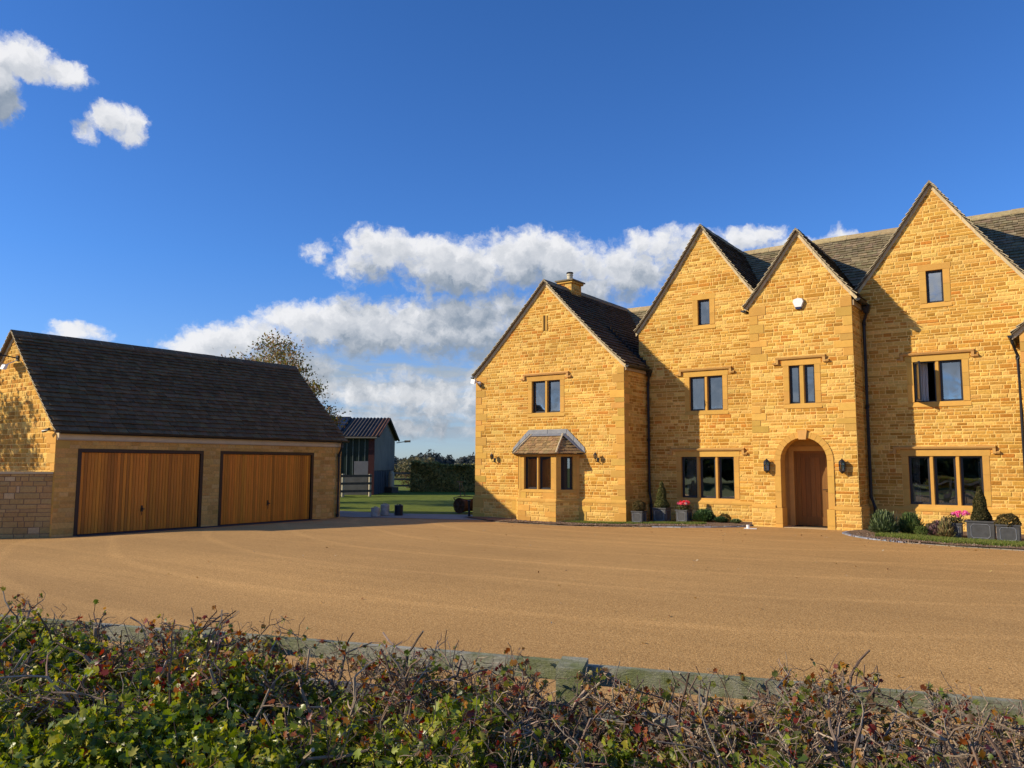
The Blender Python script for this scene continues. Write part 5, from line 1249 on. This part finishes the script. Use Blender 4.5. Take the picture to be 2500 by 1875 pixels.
mb = MB(); mb.box8([bp(.55, 2.2, slp(.55)+.10), bp(.55, 8.5, slp(.55)+.10), bp(3.25, 8.5, slp(3.25)+.10), bp(3.25, 2.2, slp(3.25)+.10), bp(.55, 2.2, slp(.55)+.15), bp(.55, 8.5, slp(.55)+.15), bp(3.25, 8.5, slp(3.25)+.15), bp(3.25, 2.2, slp(3.25)+.15)])
sroot = mb.build('solar_panel', SP, e)
mb = MB()
for k in range(7): s = 2.2+k*1.05; mb.tube([bp(.55, s, slp(.55)+.16), bp(3.25, s, slp(3.25)+.16)], .018, 4)
for a in (.55, 1.9, 3.25): mb.tube([bp(a, 2.2, slp(a)+.16), bp(a, 8.5, slp(a)+.16)], .018, 4)
mb.build('panel_frame', GW, sroot)
mb = MB(); mb.tube([bp(BL+.1, -.1, EZ-.25), bp(BL+.1, -.75, EZ-.15)], .03, 5); mb.tube([bp(BL+.1, -.65, EZ-.15), bp(BL+.1, -1.05, EZ-.13)], .08, 8); mb.build('outside_lamp', GW, e)
# white gas bottle against the gable
mb = MB(); mb.lathe([(.17, 0), (.19, .05), (.19, .85), (.12, 1.0), (.05, 1.05)], 14, (bp(3.9, -.35, 0)[0]+B0.x, bp(3.9, -.35, 0)[1]+B0.y, .35)); o = mb.build('gas_bottle', MT['cream']); tag(o, 'tall pale gas bottle standing against the barn gable', 'gas bottle')
mb = MB(); p = bp(3.9, -.35, 0); mb.box(p[0]+B0.x-.35, p[0]+B0.x+.35, p[1]+B0.y-.3, p[1]+B0.y+.3, -.05, .35); mb.build('bottle_stand', MT['darkrail']).parent = o

# timber rail fences near the barn
def rail_fence(A, B, n, hs_, label, mtp, mtr, group=None, ph=1.25, rw=.13):
    A = Vector(A); B = Vector(B); e = empty('rail_fence', (A.x, A.y, 0)); d = B-A; t = d.normalized(); nn = Vector((-t.y, t.x))
    for k in range(n+1):
        p = d*(k/n); mb = MB(); a = .06
        mb.box8([(*(p+t*x+nn*y), z) for z in (-.1, ph+R.uniform(-.03, .03)) for (x, y) in ((-a, -a), (a, -a), (a, a), (-a, a))]); mb.build('post', mtp, e)
    for z in hs_:
        mb = MB(); q = nn*-.075
        mb.box8([(*(q+nn*y+t*x), zz) for zz in (z-rw/2, z+rw/2) for (x, y) in ((-.2, -.02), (d.length+.1, -.02), (d.length+.1, .02), (-.2, .02))]); mb.build('rail', mtr, e)
    return tag(e, label, 'fence', group)
PW = mat('pale_post', (.36, .33, .24), rough=.9, var=.25, vscale=6)
rail_fence((-34.4, 25.6), (-32.55, 32.0), 4, (.30, .72, 1.14), 'dark three rail fence in front of the barn, beside the garage', PW, MT['darkrail'])  # sun and shade by colour: posts pale as lit, rails dark as shaded
rail_fence((-37.9, 39.4), (-33.8, 44.6), 3, (.35, .78, 1.2), 'pale three rail fence between the barn and the tall clipped hedge', PW, PW)
# reddish brush pile behind the fence
o = blobs_leaves(0, 0, .45, .7, .6, .55, 900, .16, [(.10, .04, .03), (.06, .035, .03), (.13, .07, .05)], 'bramble_bush', None, 'leafm', .2); o.location = (-34.6, 29.9, 0); tag(o, 'reddish brown bush behind the dark rail fence, next to the garage', 'bush')

# ------------------------------------------------------------ background hedge, shrubs, woodland
def hedge_box(A, B, dep, h, n, size, cols, name, label, cat='hedge', lump=.12, taper=.1, mt='leafm'):
    A = np.array(A, float); B = np.array(B, float); d = B-A; Ln = np.linalg.norm(d); t = d/Ln; nn = np.array([-t[1], t[0]])
    s = NR.random(n)*Ln; face = NR.random(n); top = face < .28; fr = (face >= .28) & (face < .85)
    z = NR.random(n)*h; y = NR.random(n)*dep
    dpt = NR.random(n)**2*.22
    z = np.where(top, h-dpt, z); y = np.where(fr, dpt, np.where(top, y, dep-dpt))
    endc = NR.random(n) < .05; s = np.where(endc & (NR.random(n) < .5), dpt*1.0, s)
    bump = lump*(np.sin(s*1.9)+np.sin(s*4.3+1)+np.sin(s*.7+2)*.8)*.5; z = np.where(top, z+bump, z); y = np.where(fr, y-lump*np.sin(z*3+s*2.2)*.6+taper*z/h, y)
    c = np.stack([A[0]+t[0]*s+nn[0]*y, A[1]+t[1]*s+nn[1]*y, z], 1); nrm = np.where(top[:, None], np.array([0, 0, 1.]), np.array([-nn[0], -nn[1], .2]))
    e = empty(name, (A[0], A[1], 0)); c[:, 0] -= A[0]; c[:, 1] -= A[1]
    o = leaf_cloud(c, size, cols, 'foliage', e, mt, normals=nrm)
    mb = MB(); P = [(0, 0), (t*Ln), (t*Ln+nn*dep), (nn*dep)]; cn = (np.array(P[0])+np.array(P[2]))/2
    P = [cn+(np.array(p)-cn)-0*cn for p in P]; ins = .22
    P = [nn*ins+t*ins, t*(Ln-ins)+nn*ins, t*(Ln-ins)+nn*(dep-ins), t*ins+nn*(dep-ins)]
    mb.box8([(p[0], p[1], -.05) for p in P]+[(p[0], p[1], h-ins-lump) for p in P], (.02, .022, .012)); mb.build('dark_hedge_core', MT['bark'], e)  # solid near-black core paints the shade seen between the leaves
    return tag(e, label, cat)
hedge_box((-36.0, 39.2), (-26.0, 46.2), 1.6, 1.78, 26000, .24, [(.12, .13, .04), (.20, .20, .07), (.34, .30, .10), (.40, .33, .12)], 'clipped_hedge', 'tall dense clipped hedge at the far side of the lawn, behind the garden roller', lump=.2)
def shrub_row(pts, label0):
    for i, (x, y, r_, h) in enumerate(pts):
        o = blobs_leaves(0, 0, h*.5, r_, r_, h*.55, 900, .16, [(.10, .075, .03), (.06, .06, .022), (.13, .085, .045)], 'wild_shrub', None, 'leafm', .3); o.location = (x, y, 0)
        tag(o, label0[i], 'shrub', 'scrub beyond the pale rail fence')
shrub_row([(-40.0, 44.0, 1.4, 1.5), (-38.6, 46.6, 1.5, 1.7), (-36.4, 48.0, 1.5, 1.5)], ['scrubby brown shrub beyond the pale fence, next to the barn corner', 'scrubby brown shrub beyond the middle of the pale rail fence', 'scrubby brown shrub beyond the pale fence, beside the hedge end'])
# far woodland band: mounds of leaf cards with trunks showing as one mass
def woodland(name, label, az0, az1, dist, hgt, n_m, per, size, cols, base=0.0):
    cs = []; ns = []
    for k in range(n_m):
        a = rad(az0+(az1-az0)*(k+R.random())/n_m); dd = dist*R.uniform(.9, 1.25); x, y = -dd*math.sin(a), dd*math.cos(a); h = hgt*R.uniform(.55, 1.12)*(1+.25*math.sin(k*.35)); r_ = h*R.uniform(.45, .8)
        u = NR.normal(size=(per, 3)); u /= np.linalg.norm(u, axis=1)[:, None]; u[:, 2] = np.abs(u[:, 2])*1.0-.15
        lum = 1+.22*np.sin(u[:, 0]*7+k)*np.sin(u[:, 2]*6+k*2)
        rr = (.65+.35*NR.random(per))*lum
        c = np.stack([x+u[:, 0]*r_*rr, y+u[:, 1]*r_*rr, base+h*.28+u[:, 2]*h*.72*rr], 1); cs.append(c); ns.append(u)
    return tag(leaf_cloud(np.concatenate(cs), size, cols, name, None, 'leafm', normals=np.concatenate(ns), spread=.6), label, 'trees', kind='stuff')
WC = [(.07, .085, .075), (.085, .095, .085), (.10, .10, .09), (.075, .085, .08)]  # greyed leaf colours carry the haze of distance
woodland('distant_woodland', 'dark line of distant woodland on the horizon between barn and house', 26, 50, 260, 5.6, 90, 520, .9, WC)
woodland('distant_field_hedge', 'low scrubby field hedges in the middle distance beyond the pale fence', 28, 48, 105, 2.4, 60, 300, .45, [(.13, .12, .06), (.17, .14, .07), (.10, .10, .06)])
woodland('unseen_tree_belt', 'unseen belt of trees behind the viewpoint, added to darken the window reflections', 125, 230, 36, 5.2, 90, 420, .75, [(.03, .04, .015), (.045, .05, .02)])  # out of view, added so the ground floor panes reflect something dark

# ------------------------------------------------------------ trees
def tree(x, y, h, trunk_r, spread, seed, nleaf, size, cols, label, nm='autumn_tree', bare=.0, crown0=.35, weights=None, levels=5, group=None, lift=.25, limbs=()):
    rr = random.Random(seed); e = empty(nm, (x, y, 0)); mb = MB(); tips = []
    def grow(p, d, L_, r_, lv):
        pts = [p]; rs = [r_]; q = p.copy(); dd = d.copy(); n = 4
        for k in range(n):
            dd = (dd+Vector((rr.gauss(0, .13), rr.gauss(0, .13), rr.gauss(0, .08)+.04))).normalized(); q = q+dd*(L_/n); pts.append(q.copy()); rs.append(r_*(1-.4*(k+1)/n))
        mb.tube(pts, rs, 6 if lv < 2 else 4, jit((.10, .085, .065), .15), cap=False)
        if lv >= levels: tips.append((q, dd)); tips.append((pts[2], dd)); return
        m_ = rr.choice((2, 3, 3)) if lv else 5
        for j in range(m_):
            ax = Vector((rr.gauss(0, 1), rr.gauss(0, 1), rr.gauss(0, .35))); ax = (ax-ax.dot(dd)*dd).normalized()
            nd = (dd*rr.uniform(.55, 1.0)+ax*rr.uniform(.45, 1.0)*spread+Vector((0, 0, lift))).normalized()
            grow(pts[-1] if (j < 2 or lv == 0) else pts[rr.choice((2, 3))], nd, L_*rr.uniform(.60, .85), rs[-1]*rr.uniform(.6, .8), lv+1)
    grow(Vector((0, 0, 0)), Vector((0, 0, 1)), h*crown0, trunk_r, 0)
    for (p_, d_, l_, r__) in limbs: grow(Vector(p_), Vector(d_).normalized(), l_, r__, 1)
    mb.build('trunk', MT['bark'], e)
    keep = [t for t in tips if rr.random() > bare]
    idx = NR.integers(0, len(keep), nleaf); base = np.array([tuple(k[0]) for k in keep])[idx]
    c = base+NR.normal(size=(nleaf, 3))*np.array([.20, .20, .13])*h/7
    leaf_cloud(c, size, cols, 'crown', e, 'leaf', weights)
    return tag(e, label, 'tree', group)
AUT = [(.26, .19, .05), (.17, .17, .04), (.30, .17, .06), (.26, .14, .07), (.11, .12, .03)]
tree(-29.6, 23.1, 8.9, .17, .95, 5, 24000, .12, AUT, 'sparse autumn tree with yellow brown leaves rising behind the right end of the garage roof', levels=6, bare=.12, crown0=.30, lift=.12, limbs=[((0, 0, 2.0), (.815, .579, .25), 1.25, .06), ((0, 0, 2.2), (.815, .579, .75), 1.1, .06), ((0, 0, 2.4), (.815, .579, .45), .95, .06), ((0, 0, 2.5), (.7, .5, 1.2), 1.2, .06)])
tree(-27.6, 5.0, 6.0, .14, .8, 9, 5200, .15, [(.08, .10, .03), (.12, .11, .03)], 'leafy tree standing left of the garage gable, outside the view', nm='leafy_tree', bare=.1, crown0=.36)
for i, (x, y, h, s_) in enumerate(((-31.8, 16.9, 5.2, 3), (-35.5, 19.6, 5.8, 4), (-40.5, 22.8, 6.2, 6), (-46, 27, 7, 8))):
    tree(x, y, h, .16, .95, s_, 5000, .2, AUT, ('orchard tree hidden behind the garage, nearest its rear wall', 'second orchard tree hidden behind the garage', 'third orchard tree hidden behind the garage', 'orchard tree hidden behind the garage, farthest back')[i], nm='orchard_tree', levels=4, crown0=.28)

# ------------------------------------------------------------ foreground post and rail fence
DF = Vector((.9549, .2970)); NF = Vector((-.2970, .9549))
def FP(t, pd, z): q = DF*t+NF*pd; return (q.x, q.y, z)
FD = 3.3; FZ = .975
e = empty('post_and_rail_fence', (0, 0, 0)); tag(e, 'weathered green grey timber post and rail fence running behind the foreground hawthorn hedge', 'fence')
for zr in (FZ, .62, .28):
    for k in range(-4, 3):
        mb = MB(); t0_, t1_ = k*1.825-.795, (k+1)*1.825-.80; hh = .076
        dz = R.uniform(-.006, .006)
        nseg = 8
        for q in range(nseg):
            a, b = t0_+(t1_-t0_)*q/nseg, t0_+(t1_-t0_)*(q+1)/nseg
            mb.box8([FP(a, FD, zr-hh+dz), FP(b, FD, zr-hh+dz), FP(b, FD+.04, zr-hh+dz), FP(a, FD+.04, zr-hh+dz), FP(a, FD, zr+dz), FP(b, FD, zr+dz), FP(b, FD+.04, zr+dz), FP(a, FD+.04, zr+dz)])
        mb.build('rail', MT['rail'], e)
for k in range(-4, 4):
    t = k*1.825-.795; mb = MB(); a = .055; d_ = -.115
    mb.box8([FP(t-a, FD+d_, -.2), FP(t+a, FD+d_, -.2), FP(t+a, FD-.003, -.2), FP(t-a, FD-.003, -.2), FP(t-a, FD+d_, FZ+.01), FP(t+a, FD+d_, FZ+.01), FP(t+a, FD-.003, FZ+.03), FP(t-a, FD-.003, FZ+.03)]); mb.build('post', MT['rail'], e)

# ------------------------------------------------------------ foreground hawthorn hedge
hd = empty('hawthorn_hedge', (0, 0, 0)); tag(hd, 'trimmed hawthorn hedge in the foreground with cut twigs and green and reddish autumn leaves', 'hedge')
HP0, HP1, HZ = 1.25, 3.02, 1.0
T0, T1 = -5.6, 1.9
BARKC = ((.20, .14, .10), (.27, .20, .14), (.13, .085, .06), (.36, .28, .20))
mb = MB(); twtips = []
rt2 = random.Random(21)
def twig(p, d, L_, r_, lv, leafy):
    pts = [p]; rs = [r_]; q = p.copy(); dd = d.copy(); n = 3
    for k in range(n):
        dd = (dd+Vector((rt2.gauss(0, .25), rt2.gauss(0, .25), rt2.gauss(0, .16)))).normalized(); q = q+dd*(L_/n); pts.append(q.copy()); rs.append(max(.0011, r_*(1-.2*(k+1)/n)))
    c = jit(rt2.choice(BARKC), .2)
    mb.tube(pts, rs, 6 if r_ > .004 else 4, c, cap=True, capc=(.62, .47, .30))
    for z_ in (1, 2, 3): twtips.append((pts[z_], lv))
    if lv >= 3 or q.z > HZ+wave(q.x*DF.x+q.y*DF.y)+.09: return
    for j in range(rt2.choice((3, 4, 5)) if lv < 2 else rt2.choice((1, 2, 3))):
        ax = Vector((rt2.gauss(0, 1), rt2.gauss(0, 1), rt2.gauss(0, .5))); ax = (ax-ax.dot(dd)*dd).normalized()
        nd = (dd*rt2.uniform(.3, .9)+ax*rt2.uniform(.5, 1.1)).normalized()
        k = rt2.choice((1, 2, 3)); twig(pts[k], nd, L_*rt2.uniform(.35, .7), rs[k]*rt2.uniform(.5, .75), lv+1, leafy)
def wave(t): return .03*math.sin(t*2.1)+.025*math.sin(t*5.3+1)+.12*sst(-t, 2.7, 4.2)
for k in range(560):
    t = T0+(T1-T0)*rt2.random()**.72; far = rt2.random() < .7
    pd = rt2.uniform(2.2, HP1) if far else rt2.uniform(HP0+.3, 2.3)
    top = HZ+wave(t)+rt2.uniform(-.16, .06)-(.0 if far else .12)
    L_ = rt2.uniform(.18, .32); p = Vector(FP(t, pd, top-L_*.9)); d = Vector((rt2.gauss(0, .35), rt2.gauss(0, .35), 1)).normalized()
    twig(p, d, L_, rt2.uniform(.004, .0095), 0, False)
for k in range(170):
    t = T0+(T1-T0)*rt2.random()**.8; pd = rt2.uniform(2.75, 3.14)
    top = HZ+wave(t)+rt2.uniform(-.16, .045)
    L_ = rt2.uniform(.14, .24); p = Vector(FP(t, pd, top-L_*.9)); d = Vector((rt2.gauss(0, .6), rt2.gauss(0, .6), 1)).normalized()
    twig(p, d, L_, rt2.uniform(.003, .007), 0, False)
for k in range(60):      # thick upright stems
    t = rt2.uniform(T0, T1); pd = rt2.uniform(1.9, 2.6); mb.tube([FP(t, pd, -.1), FP(t+rt2.uniform(-.1, .1), pd+rt2.uniform(-.08, .08), .45), FP(t+rt2.uniform(-.15, .15), pd+rt2.uniform(-.1, .1), .85)], [.016, .013, .009], 6, jit(rt2.choice(BARKC), .2))
mb.build('branches', MT['bark'], hd)
# leaves
def hedge_leaves(n):
    t = T0+(T1-T0)*NR.random(n); pd = HP0-.5+(HP1+.0-HP0+.5)*NR.random(n)**.85
    fr = np.clip((t+3.6)/5.0, 0, 1)                   # 0 left .. 1 right
    edge = (pd-1.5)/(HP1-1.5)                          # 0 near .. 1 far
    lim = 1.0-.30*fr                              # how far back it is densely leaved
    keep = NR.random(n) < np.where(edge < lim, 1.0, np.maximum(.10, .42*np.exp(-(edge-lim)*2.5)))
    clump = np.sin(t*6.1+pd*3)+np.sin(pd*9-t*4.7)+np.sin(t*13+2)
    q_ = np.clip((-t-2.7)/1.5, 0, 1); wv = .03*np.sin(t*2.1)+.025*np.sin(t*5.3+1)+.028*clump+.11*q_*q_*(3-2*q_)
    top = HZ-.015+wv-.10*np.clip(edge, 0, 1)**2*fr-.07*fr
    z = top-.34*NR.random(n)**1.8
    keep &= ~((clump < -1.15) & (NR.random(n) < .75))
    t, pd, z, fr, edge = t[keep], pd[keep], z[keep], fr[keep], edge[keep]
    c = np.stack([D2.x*t+NN.x*pd, D2.y*t+NN.y*pd, z], 1); return c, fr, edge, t
c, fr, edge, tt = hedge_leaves(42000)
GREEN = [(.14, .18, .018), (.21, .26, .026), (.31, .34, .045), (.08, .12, .015), (.42, .38, .06)]
RED = [(.20, .03, .02), (.28, .08, .02), (.35, .16, .03), (.13, .025, .025), (.22, .12, .07), (.30, .24, .05)]
pr = .02+.18*np.clip((edge-.5), 0, 1)+.14*fr*np.clip(edge*1.4-.3, 0, 1)+.45*np.exp(-((tt+2.2)/.2)**2)*(edge > .45)
isr = NR.random(len(c)) < pr
ns = len(c); nl = 7
sd = NR.normal(size=(ns, 3))*np.array([.8, .8, .7])+np.array([0, 0, .45]); sd /= np.linalg.norm(sd, axis=1)[:, None]
ln_ = .035+.075*NR.random(ns)
pos_ = c[:, None, :]+sd[:, None, :]*(ln_[:, None]*np.linspace(0, 1, nl)[None, :])[:, :, None]+NR.normal(size=(ns, nl, 3))*.010
pos_[:, :, 2] -= .03
for nm_, sel, colz in (('green_leaves', ~isr, GREEN), ('autumn_leaves', isr, RED)):
    cs = pos_[sel].reshape(-1, 3); nn = np.zeros_like(cs)+np.array([-.25, -.5, .45]); leaf_cloud(cs, .025, colz, nm_, hd, 'hleaf', normals=nn, lobed=True, spread=1.3)
sb_ = MB()
for q in range(0, ns, 3):
    a = Vector(c[q]); d_ = Vector(sd[q]); a.z -= .03; sb_.tube([a-d_*.03, a+d_*float(ln_[q])], [.0022, .0012], 3, (.20, .11, .07), cap=False)
sb_.build('leaf_shoots', MT['bark'], hd)
# leaves on the twigs
tp = [tuple(p) for p, lv in twtips if lv >= 1 and rt2.random() < .085]
cs = np.repeat(np.array(tp), 2, axis=0)+NR.normal(size=(len(tp)*2, 3))*.008
leaf_cloud(cs, .021, RED[:3]+[(.14, .15, .03), (.25, .22, .04), (.16, .18, .04), (.17, .10, .05), (.12, .16, .03)], 'twig_leaves', hd, 'leaf', lobed=True)
# berries

for root in (house, gar, bpy.data.objects['garden_wall']):
    for ch in root.children: ch.matrix_parent_inverse = Matrix.Translation(-root.location)
